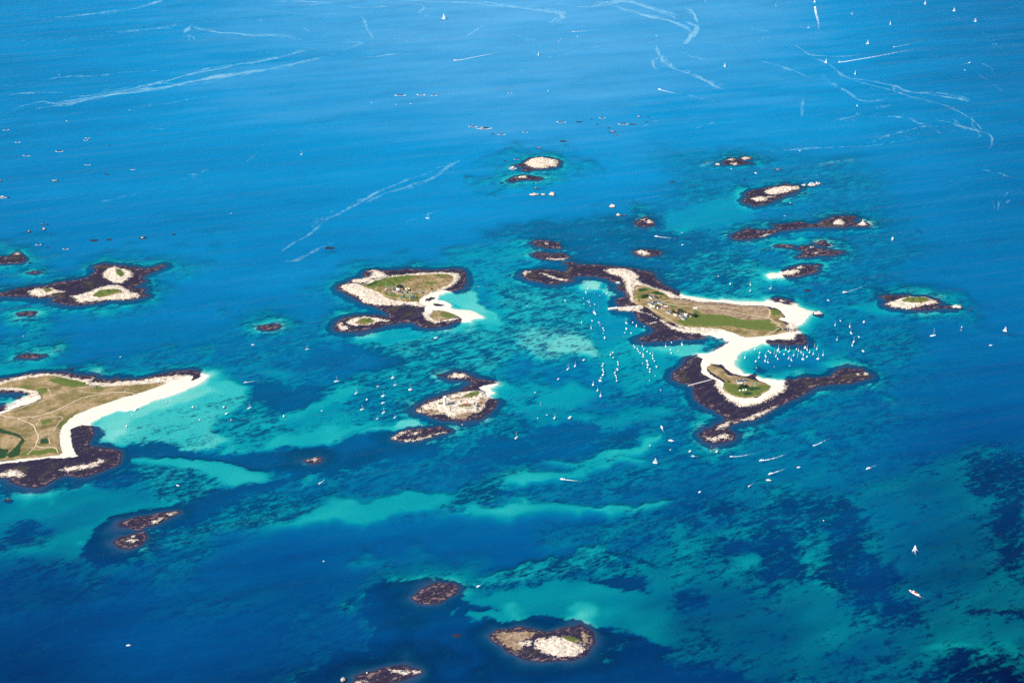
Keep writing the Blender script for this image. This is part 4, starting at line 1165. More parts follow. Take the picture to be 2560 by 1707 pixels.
def slick(crop, txt, width, cover=0.8, z=0.12):
    base = resample(smooth_line(poly(crop, txt)), 9.0)
    Vs, Fs, Cs, off = [], [], [], 0
    L = np.linalg.norm(np.diff(base, axis=0), axis=1).sum()
    for strand in range(3):
        u0, u1 = (0.0, 1.0) if strand == 0 else sorted(random.sample([0.0, 0.1, 0.25, 0.4, 0.6, 0.75, 0.9, 1.0], 2))
        i0, i1 = int(u0 * (len(base) - 1)), int(u1 * (len(base) - 1)) + 1
        if i1 - i0 < 6:
            continue
        P = base[i0:i1]
        sd = 100 + strand * 13
        am = (16, 26, 34)[strand]
        P = P + np.stack([am * fbm(P[:, 0], P[:, 1], 150, sd, 2), 2.2 * am * fbm(P[:, 0], P[:, 1], 150, sd + 5, 2)], 1)
        n = len(P)
        u = np.linspace(0, 1, n)
        w = width * (0.85, 0.5, 0.4)[strand] * (0.35 + 1.6 * np.abs(fbm(P[:, 0], P[:, 1], 140, sd + 9, 3)) * 2) * (0.15 + np.sin(np.pi * np.clip(u, 0.01, 0.99)) ** 0.7)
        for k, c in ((-1, 0.0), (-0.4, 0.8), (0, 1.0), (0.4, 0.8), (1, 0.0)):
            l, r = ribbon(P, np.abs(2 * w * k))
            a = l if k > 0 else r
            Vs.append(np.concatenate([a, np.full((n, 1), z + 0.03 * strand)], 1))
            Cs.append(c * cover * (1.0, 0.8, 0.7)[strand] * np.clip(np.minimum(u, 1 - u) * 5, 0, 1))
        Fs.append(off + np.array([(k * n + j, k * n + j + 1, (k + 1) * n + j + 1, (k + 1) * n + j) for k in range(4) for j in range(n - 1)]))
        off += 5 * n
    SLICKS.append((np.concatenate(Vs), np.concatenate(Fs), np.concatenate(Cs)))


for sh, t_, w_, c_ in (
    ('I', '0,825 300,730 700,650 1000,600 1300,560 1600,510 1900,460 2200,410 2349,350', 16, .9), ('I', '350,700 700,625 1100,560 1500,460 1800,410 2100,340 2349,300', 12, .75), ('I', '0,660 200,635 500,640', 8, .6),
    ('I', '80,585 350,540 900,500 1300,470', 8, .5), ('I', '900,740 1150,690 1500,640', 7, .5), ('I', '200,145 500,110 900,70 1100,15 1200,5', 9, .7), ('I', '990,45 1110,5', 12, .9), ('I', '600,230 900,200 1250,185', 7, .6),
    ('I', '1200,160 1310,175 1370,205 1560,225 1850,235 2060,255 2120,290', 11, .9), ('I', '1250,240 1310,180 1310,165', 14, .9), ('I', '1270,245 1330,280', 8, .7), ('I', '1740,15 2100,10 2349,30', 8, .7), ('I', '1760,130 1800,155', 9, .7),
    ('I', '1920,45 2100,35 2349,25', 7, .6), ('I', '2060,190 2130,215 2100,220', 9, .6), ('I', '0,285 300,260 700,250', 6, .4), ('I', '1880,100 1960,120 2100,110', 7, .5), ('I', '0,150 160,130 330,135 300,160', 8, .5),
    ('J', '0,40 200,55 270,50 420,70', 9, .7), ('J', '60,110 150,110 190,220 260,285', 13, .7), ('J', '0,355 140,310 160,300 20,300', 10, .7), ('J', '100,385 350,370 560,355', 8, .7), ('J', '420,30 570,30 590,70 530,95 640,115', 12, .7),
    ('J', '640,20 900,30 1000,10 1100,35 1250,45 1340,70 1500,80 1550,105 1440,150 1410,185', 13, .8), ('J', '800,265 900,235 960,190 1030,185', 11, .7), ('J', '1180,235 1250,265 1370,275', 9, .6), ('J', '0,275 300,270 700,255', 7, .4),
    ('J', '1490,30 1640,55 1850,20 1950,10 2100,45 2230,100 2349,160', 18, .95), ('J', '1700,0 1900,10 2040,25', 10, .7), ('J', '1930,0 2200,70 2349,130', 12, .9), ('J', '2180,320 2170,400 2140,470 2230,510', 8, .7), ('J', '2180,450 2349,495', 8, .6),
    ('J', '1200,505 1350,470', 7, .4), ('J', '0,1430 200,1370 400,1290 640,1210 760,1130 960,1070', 15, .6), ('J', '400,1540 540,1480 700,1430', 9, .45), ('J', '1480,1190 1560,1070', 9, .35), ('J', '2000,890 2200,820 2300,800', 8, .4), ('J', '1890,1390 2100,1360 2349,1290', 8, .4),
    ('K', '0,130 60,160 130,170 90,220 40,290 0,330', 16, .9), ('K', '0,50 100,90 130,160', 14, .9), ('K', '0,330 60,390 140,410 260,440', 9, .6), ('K', '0,490 120,520 240,585 370,608', 11, .75), ('K', '240,600 280,570 300,590', 10, .5),
    ('K', '720,300 800,320 850,350 900,375 1050,380 1300,365', 11, .7), ('K', '500,280 570,270 640,250', 8, .5), ('K', '420,190 560,205 640,240', 7, .5), ('K', '500,410 650,440 760,485 920,525', 10, .7), ('K', '960,450 1060,490 1150,520 1280,530 1450,590 1540,630 1800,660 2000,700 2080,735', 13, .75),
    ('K', '960,510 1060,580 1160,640 1210,680 1350,675 1460,640', 10, .65), ('K', '1400,570 1460,600 1450,640 1540,625', 13, .55), ('K', '840,640 830,720 850,760 800,820', 8, .5), ('K', '1210,730 1220,780 1170,810 1000,830', 8, .5),
    ('K', '1300,740 1380,710 1480,715', 16, .4), ('K', '1240,810 1400,800 1580,815 1620,860 1700,850 1780,905', 11, .55), ('K', '1580,815 1750,825 1900,845 2050,890 2110,910 2130,970 2080,1040', 11, .6), ('K', '1840,790 1900,840 2000,885', 8, .5),
    ('K', '1990,780 1985,850 2060,900 2030,980', 8, .45), ('K', '480,1045 800,1025 1100,1005 1400,970 1640,945 1710,910', 9, .55), ('K', '880,1130 1000,1115 1240,1095', 8, .45), ('K', '780,1220 900,1190 1100,1150', 7, .4), ('K', '2010,1160 2150,1170 2349,1220', 11, .4),
    ('K', '1760,1170 1860,1240 1980,1330', 8, .35), ('K', '2160,1480 2180,1400 2260,1330 2349,1310', 9, .4), ('K', '2040,430 2110,450 2160,495', 8, .6), ('K', '2010,495 2130,560 2240,640', 7, .5), ('K', '1640,350 1830,410', 7, .5), ('K', '1880,390 2020,415', 7, .4), ('K', '60,890 150,860 270,830', 8, .5), ('K', '0,640 100,660 200,690 290,690', 9, .5), ('K', '110,1150 200,1100 290,1070', 7, .4),
    ('W', '600,625 655,572 720,525 800,478 900,425 1000,388 1060,368', 10, .6), ('W', '640,600 690,602 740,565 785,550', 11, .5), ('W', '0,262 150,228 350,203 550,172 700,143 830,108', 15, .8), ('W', '430,62 520,77 640,82 715,98', 11, .8), ('W', '1100,8 1250,22 1300,40 1255,68', 12, .8),
    ('W', '1500,88 1522,150 1600,180 1690,205', 12, .7), ('W', '1810,100 1900,150 1980,190 2090,222 2230,262 2285,335', 9, .6), ('W', '840,5 1000,2 1180,18 1300,10', 11, .8), ('W', '230,80 400,58 520,45', 9, .6), ('W', '60,60 200,30 330,20', 9, .5), ('W', '2100,10 2250,60 2330,150', 9, .35), ('W', '1380,5 1480,35 1570,60 1590,80', 18, .9), ('W', '1980,330 2100,290 2230,300', 10, .5), ('W', '1200,140 1300,125 1420,95', 8, .5), ('W', '560,20 690,35 820,30', 9, .6),
    ('I', '600,1380 750,1360 850,1325 1000,1300', 14, .35), ('I', '1100,1260 1300,1200 1500,1120', 22, .3), ('I', '2100,1560 2250,1480 2349,1430', 12, .45), ('I', '1640,1130 1750,1060 1780,1020', 10, .35), ('I', '850,930 1000,870 1160,880 1100,905', 8, .35)):
    slick(sh, t_, w_, c_)
for n_, (V, F, c) in enumerate(SLICKS):
    me = mesh_np('surface_slick', V, F[:, ::-1], MAT_SLICK)
    set_attr(me, 'cover', c)
    tag(link('surface_slick', me), 'pale foam lines drifting on the open sea', None, 'foam lines on the open sea', 'stuff')

# ------------------------------------------------------------------ boats
GEL = simple('white_gelcoat', (0.86, 0.86, 0.84), 0.35, 0.03, 0.8)
DECK = simple('cream_deck', (0.74, 0.71, 0.64), 0.6, 0.06, 1.5)
GLASSM = simple('dark_window', (0.03, 0.04, 0.06), 0.2, 0.1, 1.0)
ALU = simple('alloy_spar', (0.80, 0.82, 0.84), 0.4, 0.05, 1.0)
SAILC = simple('white_sailcloth', (0.88, 0.88, 0.86), 0.8, 0.04, 0.6)
_nt = SAILC.node_tree
_tl = N(_nt, 'ShaderNodeBsdfTranslucent')
_tl.inputs[0].default_value = (0.9, 0.9, 0.88, 1)
_mx = N(_nt, 'ShaderNodeMixShader')
_mx.inputs[0].default_value = 0.45
_nt.links.new(_nt.nodes['Principled BSDF'].outputs[0], _mx.inputs[1])
_nt.links.new(_tl.outputs[0], _mx.inputs[2])
_nt.links.new(_mx.outputs[0], _nt.nodes['Material Output'].inputs[0])
BLUEC = simple('blue_canvas', (0.05, 0.10, 0.30), 0.8, 0.15, 2.0)
BLACKR = simple('black_rubber', (0.03, 0.03, 0.035), 0.7, 0.2, 2.0)
REDP = simple('red_paint', (0.50, 0.045, 0.04), 0.5, 0.12, 1.0)
GREYR = simple('grey_inflatable', (0.16, 0.17, 0.19), 0.6, 0.1, 2.0)
HULLB = simple('navy_gelcoat', (0.03, 0.05, 0.14), 0.35, 0.1, 0.8)


class MB:
    """collects quads and triangles for one mesh"""

    def __init__(self):
        self.v, self.f = [], []

    def add(self, vs, fs):
        o = len(self.v)
        self.v += [tuple(p) for p in vs]
        self.f += [tuple(i + o for i in f) for f in fs]
        return self

    def box(self, x0, x1, y0, y1, z0, z1, tx=0.0, ty=0.0):
        """box, its top drawn in by tx, ty"""
        return self.add([(x0, y0, z0), (x1, y0, z0), (x1, y1, z0), (x0, y1, z0), (x0 + tx, y0 + ty, z1), (x1 - tx, y0 + ty, z1), (x1 - tx, y1 - ty, z1), (x0 + tx, y1 - ty, z1)],
                        [(3, 2, 1, 0), (4, 5, 6, 7), (0, 1, 5, 4), (1, 2, 6, 5), (2, 3, 7, 6), (3, 0, 4, 7)])

    def tube(self, a, b, r0, r1=None, n=6):
        a, b = Vector(a), Vector(b)
        r1 = r0 if r1 is None else r1
        d = (b - a).normalized()
        e = d.orthogonal().normalized()
        g = d.cross(e)
        vs = [a + (e * math.cos(2 * math.pi * k / n) + g * math.sin(2 * math.pi * k / n)) * r0 for k in range(n)]
        vs += [b + (e * math.cos(2 * math.pi * k / n) + g * math.sin(2 * math.pi * k / n)) * r1 for k in range(n)]
        fs = [(k, (k + 1) % n, n + (k + 1) % n, n + k) for k in range(n)] + [tuple(range(n))[::-1], tuple(range(n, 2 * n))]
        return self.add(vs, fs)

    def mesh(self, name, mat, sm=False):
        me = bpy.data.meshes.new(name)
        me.from_pydata(self.v, [], self.f)
        me.materials.append(mat)
        if sm:
            for p in me.polygons:
                p.use_smooth = True
        return me


def hull_mb(L, B, F, stern=0.8, draft=0.5):
    """lofted hull, bow towards +X, with a closed deck"""
    st = [-.5, -.35, -.15, .08, .28, .41, .5]
    bw = [stern, .95, 1.0, .98, .74, .42, .03]
    m = MB()
    rows = []
    for s, b in zip(st, bw):
        sheer = F * (0.9 + 0.5 * max(0, s + .2) ** 1.4)
        h = B / 2 * b
        rows.append([(s * L + (0.03 * L if s == .5 else 0), -h, sheer), (s * L, -h * .82, -0.05), (s * L, 0, -draft), (s * L, h * .82, -0.05), (s * L + (0.03 * L if s == .5 else 0), h, sheer)])
    vs = [p for r in rows for p in r]
    fs = []
    for i in range(len(rows) - 1):
        for j in range(4):
            fs.append((i * 5 + j, i * 5 + j + 1, (i + 1) * 5 + j + 1, (i + 1) * 5 + j))
        fs.append((i * 5 + 4, i * 5, (i + 1) * 5, (i + 1) * 5 + 4))
    fs.append((0, 4, 3, 2, 1))
    return m.add(vs, fs)


PROTO = {}


def proto(kind):
    """parts of one boat kind: list of (name, mesh, sub-parts)"""
    if kind in PROTO:
        return PROTO[kind]
    parts = []
    if kind.startswith('sail') or kind.startswith('yacht'):
        L, B, Fb = (11.5, 3.7, 1.15) if kind != 'sail_big' else (16, 4.8, 1.5)
        hm = HULLB if kind == 'sail_blue' else GEL
        parts.append(('hull', hull_mb(L, B, Fb, .72, .8).mesh('hull', hm), []))
        c = MB().box(-.10 * L, .22 * L, -B * .27, B * .27, Fb * .9, Fb + .75, .5, .2)
        w = MB().box(-.06 * L, .17 * L, -B * .272 + .08, B * .272 - .08, Fb + .35, Fb + .52, .3, .05)
        parts.append(('cabin', c.mesh('cabin', DECK), [('cabin_window', w.mesh('cabin_window', GLASSM))]))
        H = L * 1.42
        parts.append(('mast', MB().tube((.06 * L, 0, Fb), (.06 * L, 0, H), .26, .18).mesh('mast', ALU), [('spreader', MB().tube((.06 * L, -1.1, H * .55), (.06 * L, 1.1, H * .55), .06).mesh('spreader', ALU))]))
        parts.append(('boom', MB().tube((.05 * L, 0, Fb + 1.5), (-.34 * L, 0, Fb + 1.4), .14).mesh('boom', ALU), [] if kind.startswith('yacht') else [('sail_cover', MB().tube((.04 * L, 0, Fb + 1.72), (-.33 * L, 0, Fb + 1.6), .30, .2).mesh('sail_cover', BLUEC if kind == 'sail' else SAILC))]))
        parts.append(('forestay', MB().tube((.49 * L, 0, Fb + .4), (.07 * L, 0, H * .96), .05).mesh('forestay', ALU), []))
        if kind.startswith('yacht'):
            n = 6
            vs, fs = [], []
            for i in range(n + 1):
                t = i / n
                z = Fb + 1.6 + (H - Fb - 1.9) * t
                ch = .40 * L * (1 - t) ** .8
                for j in range(4):
                    q = j / 3
                    vs.append((.05 * L - ch * q, .42 * math.sin(math.pi * q) * (1 - .6 * t) + .10 * ch * q, z))
            for i in range(n):
                for j in range(3):
                    fs.append((i * 4 + j, i * 4 + j + 1, i * 4 + 5 + j, i * 4 + 4 + j))
            parts.append(('mainsail', MB().add(vs, fs).mesh('mainsail', SAILC), []))
            vs, fs = [], []
            for i in range(n + 1):
                t = i / n
                lx, lz = .49 * L + (.075 * L - .49 * L) * t, Fb + .6 + (H * .9 - Fb - .6) * t
                ch = .46 * L * (1 - t)
                for j in range(4):
                    q = j / 3
                    vs.append((lx - ch * q * .9, .6 * math.sin(math.pi * q) * (1 - .7 * t) + .16 * ch * q, lz + .3 * q * (1 - t)))
            for i in range(n):
                for j in range(3):
                    fs.append((i * 4 + j, i * 4 + j + 1, i * 4 + 5 + j, i * 4 + 4 + j))
            parts.append(('jib', MB().add(vs, fs).mesh('jib', SAILC), []))
    elif kind.startswith('motor'):
        L, B, Fb = (9.0, 3.4, 1.2) if kind == 'motor' else (13.5, 4.8, 1.6)
        parts.append(('hull', hull_mb(L, B, Fb, .95, .5).mesh('hull', GEL), []))
        c = MB().box(-.12 * L, .24 * L, -B * .36, B * .36, Fb * .9, Fb + 1.5, .7, .25)
        w = MB().box(-.05 * L, .245 * L - .25, -B * .365 + .13, B * .365 - .13, Fb + .75, Fb + 1.2, .35, .1)
        parts.append(('cabin', c.mesh('cabin', GEL), [('windscreen', w.mesh('windscreen', GLASSM))]))
        parts.append(('foredeck', MB().box(.20 * L, .38 * L, -B * .2, B * .2, Fb * 1.0, Fb * 1.18 + .12, .3, .3).mesh('foredeck', DECK), []))
        parts.append(('outboard_motor', MB().box(-.56 * L, -.5 * L, -.35, .35, -.2, Fb + .5, .1, .08).mesh('outboard_motor', BLACKR), []))
        if kind == 'motor_big':
            parts.append(('flybridge', MB().box(-.08 * L, .12 * L, -B * .28, B * .28, Fb + 1.5, Fb + 2.5, .5, .2).mesh('flybridge', GEL), []))
    elif kind.startswith('dinghy'):
        m = GREYR if kind == 'dinghy_dark' else GEL
        L, B = 5.0, 2.0
        ring = [(-L / 2, -B / 2), (L * .2, -B / 2), (L * .5, 0), (L * .2, B / 2), (-L / 2, B / 2)]
        t = MB()
        for a, b in zip(ring[:-1], ring[1:]):
            t.tube((*a, .45), (*b, .45), .38)
        parts.append(('tube', t.mesh('tube', m), []))
        parts.append(('floor_board', MB().box(-L * .48, L * .22, -B * .4, B * .4, .12, .25).mesh('floor_board', DECK), []))
        parts.append(('bench', MB().box(-.3, .3, -B * .42, B * .42, .3, .7).mesh('bench', GEL), []))
        parts.append(('outboard_motor', MB().box(-L * .5 - .5, -L * .5, -.22, .22, 0, 1.0, .05, .05).mesh('outboard_motor', BLACKR), []))
    elif kind == 'catamaran':
        for s in (-1, 1):
            h = hull_mb(13, 1.6, 1.5, .8, .4)
            h.v = [(x, y + s * 2.8, z) for x, y, z in h.v]
            parts.append(('hull', h.mesh('hull', GEL), []))
        parts.append(('bridge_deck', MB().box(-5.5, 2.5, -2.6, 2.6, 1.0, 1.7, .2, .1).mesh('bridge_deck', GEL), []))
        parts.append(('cabin', MB().box(-3, 2, -2.0, 2.0, 1.7, 2.9, .8, .4).mesh('cabin', GEL), [('windscreen', MB().box(-2.6, 1.75, -1.85, 1.85, 2.05, 2.45, .3, .15).mesh('windscreen', GLASSM))]))
        parts.append(('mast', MB().tube((1.2, 0, 2.8), (1.2, 0, 19), .28, .2).mesh('mast', ALU), []))
    elif kind == 'ferry':
        L, B, Fb = 30, 8, 2.6
        parts.append(('hull', hull_mb(L, B, Fb, .95, 1.0).mesh('hull', GEL), [('red_band', hull_mb(L * 1.004, B * 1.012, Fb * .45, .95, .9).mesh('red_band', REDP))]))
        parts.append(('deck_house', MB().box(-.25 * L, .16 * L, -B * .38, B * .38, Fb * .9, Fb + 2.4, .6, .3).mesh('deck_house', GEL), [('window_band', MB().box(-.23 * L, .15 * L, -B * .385 + .1, B * .385 - .1, Fb + .9, Fb + 1.7, .35, .15).mesh('window_band', GLASSM))]))
        parts.append(('wheelhouse', MB().box(.0 * L, .13 * L, -B * .28, B * .28, Fb + 2.4, Fb + 4.6, .5, .3).mesh('wheelhouse', GEL), []))
        parts.append(('upper_deck', MB().box(-.24 * L, -.01 * L, -B * .34, B * .34, Fb + 2.4, Fb + 2.7).mesh('upper_deck', REDP), []))
        parts.append(('foredeck', MB().box(.17 * L, .36 * L, -B * .26, B * .26, Fb * 1.05, Fb * 1.3, .5, .6).mesh('foredeck', REDP), []))
        parts.append(('mast', MB().tube((.05 * L, 0, Fb + 4.5), (.05 * L, 0, Fb + 8), .2, .1).mesh('mast', ALU), []))
    PROTO[kind] = parts
    return parts


NAMES = dict(sail='sailboat', sail_white='sailboat', sail_big='sailboat', sail_blue='sailboat', yacht='sailing_yacht', motor='motorboat', motor_big='motor_cruiser', dinghy='dinghy', dinghy_dark='dinghy', catamaran='catamaran', ferry='passenger_ferry')
CATS = dict(sail='sailboat', sail_white='sailboat', sail_big='sailboat', sail_blue='sailboat', yacht='sailboat', motor='motorboat', motor_big='motorboat', dinghy='dinghy', dinghy_dark='dinghy', catamaran='catamaran', ferry='ferry')


def boat(kind, x, y, heading, label, group=None, scale=1.0):
    e = bpy.data.objects.new(NAMES[kind], None)
    COL.objects.link(e)
    e.location = (x, y, 0.0)
    e.rotation_euler = (0, 0, heading)
    e.scale = (scale,) * 3
    tag(e, label, CATS[kind], group)
    for name, me, subs in proto(kind):
        p = link(name, me, e)
        for sname, sme in subs:
            link(sname, sme, p)
    return e


WORD = dict(s='bare-masted sailboat', m='motorboat', d='dinghy', y='yacht under white sails', k='dark dinghy', b='big motorboat', c='catamaran', B='tall-masted sailboat')
KIND = dict(s='sail', m='motor', d='dinghy', y='yacht', k='dinghy_dark', b='motor_big', c='catamaran', B='sail_big')
ALLB = []


def fleet(place, crop, txt, head=80.0, spread=25.0, group=None, sc=1.0):
    """txt: 's:x,y x,y; m:...' boats on a sheet"""
    for part in txt.split(';'):
        k, pts = part.strip().split(':')
        its = sorted([tuple(map(float, p.split(','))) for p in pts.split()])
        for i, (x, y) in enumerate(its):
            gx, gy = gp(crop, x, y)
            kind = KIND[k]
            if k == 'y':
                head = -40.0
            if k == 's' and i % 3 == 1:
                kind = 'sail_white'
            if k == 's' and i % 7 == 5:
                kind = 'sail_blue'
            lab = f'{"" if k in "ky" else "white "}{WORD[k]}, {ordn(i, len(its))} {"one" if len(its) == 1 else "of those"} {place}'
            boat(kind, gx, gy, R(head + random.uniform(-spread, spread)), lab, group or ('boats ' + place), sc * random.uniform(0.88, 1.1))


fleet('moored in the crescent sandy bay', 'E', 's:1110,932 1238,930 1300,920 1320,975 1295,962 1378,900 1395,918 1485,858 1515,875 1512,938 1535,955 1557,910 1592,932 1602,868 1625,885 1645,905 1680,858 1703,883 1737,898 1747,835 1770,852 1827,908; B:1415,862; m:1203,857 1247,888 1325,873 1342,887 1425,882 1468,902 1410,944 1210,967 1583,855 1680,925; b:1662,842; c:1642,947 1780,944; d:1215,1027 1520,1008; k:1380,1015 1580,1060', 75, 28, None, 0.92)
fleet('moored in rows off the sand bridge', 'E', 's:168,828 175,905 175,925 262,912 383,828; m:90,822 98,840 122,855 132,874 147,892 182,854 212,877 240,895 278,964 265,940 297,1017 213,1024 236,1039 235,1064 435,794 425,860 432,892; b:210,965 217,998; B:532,812; d:285,1098 233,1140 170,985 335,1230 495,873 632,822', 95, 22, None, 0.82)
fleet('in the two lines nearer the channel', 'Y', 's:1697,130 1750,352 1487,497 1537,567 1478,497; B:1573,632; m:1725,105 1730,168 1605,243 1595,270 1602,312 1610,338 1580,415 1785,222 1790,252 1758,385 1768,412 1770,447; b:1605,378 1780,313; c:1568,450', 85, 22, None, 0.82)
fleet('anchored off the stone jetty', 'D', 's:905,840 945,958 1165,853 930,790 1077,1248 850,1212 970,1274; B:1400,1215; m:650,942 1012,985 980,1187 1063,1207 1112,1277 1125,1302 1480,1207 1523,1240 1523,1254 1458,1337; b:1018,1102 1135,1394 1400,1285; d:1075,880 875,910 925,945 960,1002 187,1002 880,980 1118,1337 1620,1255 1382,1332; k:1008,848 1060,1012 1370,1372; c:1005,1082', 95, 25, None, 0.82)
fleet('off the long north beach', 'E', 's:1160,264 1345,298; m:1158,320 975,257 1873,409; d:866,188 1397,207', 80, 50)
fleet('anchored right of the sand spit', 'E', 's:1937,634 1955,767 2095,820; B:2072,648 2083,708 2108,788; m:1985,596 2155,744; b:2202,606 2193,874', 90, 30, None, 0.85)
fleet('between the fort and left sandbars', 'G', 's:235,404 230,800 15,817; B:92,742; m:22,422; c:205,317 88,539 420,462; b:87,626; d:1055,890', 40, 25, None, 0.8)
fleet('in the channel right of the fort', 'G', 's:1718,1050 2187,806; m:2232,332; d:1947,494 2092,770 1980,808; k:2017,624 2017,652', 60, 60)
fleet('moored in the channel between fort and jetty', 'Y', 's:1175,305 1262,268; m:1370,198; b:1200,902', 60, 50)
fleet('on mottled shallows left of the fort', 'X', 's:1440,622 1505,799 905,144; B:1225,494; m:1555,692 650,872; d:315,96 1063,813', 50, 60)
fleet('off the beach of the heath island', 'B', 's:2290,440; B:1248,455; m:1768,432 2055,432 2080,492 1162,607; d:1832,548 2120,548 1215,502 1525,386 1570,371 1800,232', 60, 60)
fleet('below the tented island', 'C', 'm:890,1492; b:1420,1007; d:1945,373', 45, 30)
fleet('off the southern reef tip', 'F', 'm:605,1205 852,1208; b:432,1109; d:238,1151 425,1191; y:285,1312', 20, 40)
fleet('drifting over the lower right sandbanks', 'N', 'm:810,97 135,265; b:605,185; d:980,458', 20, 40)
fleet('alone on the dark lower left water', 'L', 'm:878,1311 1215,221; d:2210,736', 20, 40)
fleet('beside the oval dark brown reef', 'M', 'm:945,908', 30, 5)
fleet('far out on the upper right sea', 'K', 'y:918,18 1672,30 1870,78 1435,168 2015,150 1280,302 995,430 305,456 1195,507; s:1173,97; m:1210,724 517,1184; d:655,41 170,11 1945,481 350,1156 818,1031 752,1386', 20, 40, None, 1.15)
fleet('far out on the upper middle sea', 'J', 'y:1355,377; d:1365,311 1492,284 1508,269 2160,246 1622,251 215,704 382,717 483,710 1420,623; s:598,1492', 20, 40, None, 1.15)
gx, gy = gp('J', 708, 130)
boat('yacht', gx, gy, R(-35), 'largest white yacht under full sail, alone near the top edge', None, 1.75)
fleet('far out on the upper left sea', 'I', 's:2060,1054; d:885,754 1578,1459 405,511 455,828', 20, 40, None, 1.1)
fleet('right of the lone green-capped islet', 'P', 'B:1428,728; y:2155,680', 10, 10, None, 1.2)
fleet('between the left reefs and heath island', 'A', 'd:212,883 1105,1074; m:2322,963', 20, 40)
fleet('near the upper reef chain', 'H', 'd:985,786', 20, 40)
fleet('in the sound above the north shore', 'O', 'd:2282,913; m:2287,1051', 20, 40)

# ------------------------------------------------------------------ running boats and their wakes
def wake(crop, txt, w0, w1, label, cover=1.0):
    P = resample(smooth_line(poly(crop, txt)), 4.0)
    n = len(P)
    u = np.linspace(0, 1, n)
    w = 0.62 * (w0 + (w1 - w0) * u ** 0.8)
    rows, cov = [], []
    for k, c in ((-1, 0.0), (-0.5, 0.9), (0, 0.75), (0.5, 0.9), (1, 0.0)):
        l, r = ribbon(P, np.abs(2 * w * k))
        a = l if k > 0 else r
        rows.append(np.concatenate([a, np.full((n, 1), 0.2)], 1))
        cov.append(c * cover * (1 - u) ** 1.1)
    V = np.concatenate(rows)
    F = np.array([(k * n + j, k * n + j + 1, (k + 1) * n + j + 1, (k + 1) * n + j) for k in range(4) for j in range(n - 1)])
    me = mesh_np('wake', V, F[:, ::-1], MAT_FOAM)
    set_attr(me, 'cover', np.concatenate(cov))
    return tag(link('wake', me), label, 'wake', 'white wakes behind running boats')


def runner(crop, txt, where, kind='motor', w0=2.0, w1=5.0, sc=1.0, cover=1.0):
    pts = [tuple(map(float, p.split(','))) for p in txt.split()]
    a, b = gp(crop, *pts[0]), gp(crop, *pts[1])
    h = math.atan2(a[1] - b[1], a[0] - b[0])
    boat(kind, a[0], a[1], h, f'white motorboat speeding {where}', 'running motorboats', sc)
    wake(crop, txt, w0, w1, f'white foam wake of the motorboat {where}', cover)


runner('F', '345,985 358,1015 380,1050', 'up past the southern reef tip', 'motor_big', 2.5, 4)
runner('F', '632,1250 660,1250 740,1252', 'left just under the southern reef tip', 'motor', 1.5, 2.5, 1, .8)
runner('F', '985,1254 1060,1250 1170,1230 1300,1195', 'along the middle of three wakes below the reef', 'motor', 2, 3.5)
runner('F', '1262,1290 1340,1278 1450,1245 1600,1190', 'ahead of the longest wake below the reef', 'motor_big', 3, 5)
runner('F', '1342,1413 1390,1395 1460,1372 1540,1340', 'lowest of the wakes right of the reef', 'motor_big', 3, 4.5)
runner('F', '1145,1525 1170,1505 1230,1470', 'on a faint wake below the other wakes', 'dinghy', 1.5, 2.5, 1.2, .8)
runner('F', '1745,1152 1790,1135 1850,1100 1960,1060', 'out to the right of the southern reef', 'motor', 2.5, 4)
runner('F', '2238,1364 2290,1340 2400,1300', 'towards the right edge under the long reef', 'motor_big', 2.5, 3.5, 1, .8)
runner('B', '2252,207 2290,200 2350,190 2430,178', 'off the tip of the heath island', 'motor', 2, 3)
runner('L', '2182,207 2205,190 2245,155', 'up beside the small pink islet', 'motor', 2, 3)
runner('M', '1520,178 1560,182 1640,190 1720,196', 'across the dark middle channel', 'motor_big', 3, 5)
runner('J', '788,415 860,404 1000,375 1200,340 1350,315', 'on the long wake of the upper middle sea', 'motor_big', 4, 5, 1.3)
runner('J', '1592,219 1680,212 1800,198 1900,190', 'beyond the long wake near the top', 'motor', 3, 4, 1.2, .8)
runner('J', '2183,614 2240,628 2330,650 2420,665', 'down the upper right of the middle sea', 'motor_big', 4, 5, 1.2)
runner('K', '1092,428 1180,413 1350,385 1550,345 1850,280', 'on the longest wake of the upper right sea', 'motor_big', 5, 7, 1.4)
runner('K', '1461,324 1540,308 1700,270 1830,250', 'above the longest upper right wake', 'motor', 3, 4, 1.2, .7)
runner('K', '1977,430 1940,440 1830,475', 'right of the longest upper right wake', 'motor', 3, 4, 1.2, .6)
runner('K', '877,193 800,193 640,190', 'across the broad ship wake at the top', 'motor', 3, 4, 1.2, .5)
runner('H', '2310,1060 2303,1085 2290,1120', 'up beside the lighthouse reef', 'motor_big', 5, 7, 1.1)
runner('O', '1993,956 2060,964 2200,976 2340,986', 'over the sound above the north shore', 'motor_big', 3.5, 4, 1.0)
runner('P', '530,290 570,282 680,240 900,190', 'past the lone green-capped islet', 'motor_big', 3, 4, 1.1, .7)
runner('P', '2010,826 2040,820 2100,800', 'near the right edge below the two-sailed yacht', 'motor', 2, 3, 1.1, .5)
# the ship with the broad double track at the top
a, b = gp('K', 922, 58), gp('K', 928, 90)
boat('motor_big', a[0], a[1], math.atan2(a[1] - b[1], a[0] - b[0]), 'white ship heading out to sea on a broad pale track', None, 2.0)
wake('K', '924,66 928,95 945,150 950,220 925,290 915,330', 11, 9, 'broad pale track behind the ship near the top edge', .8)
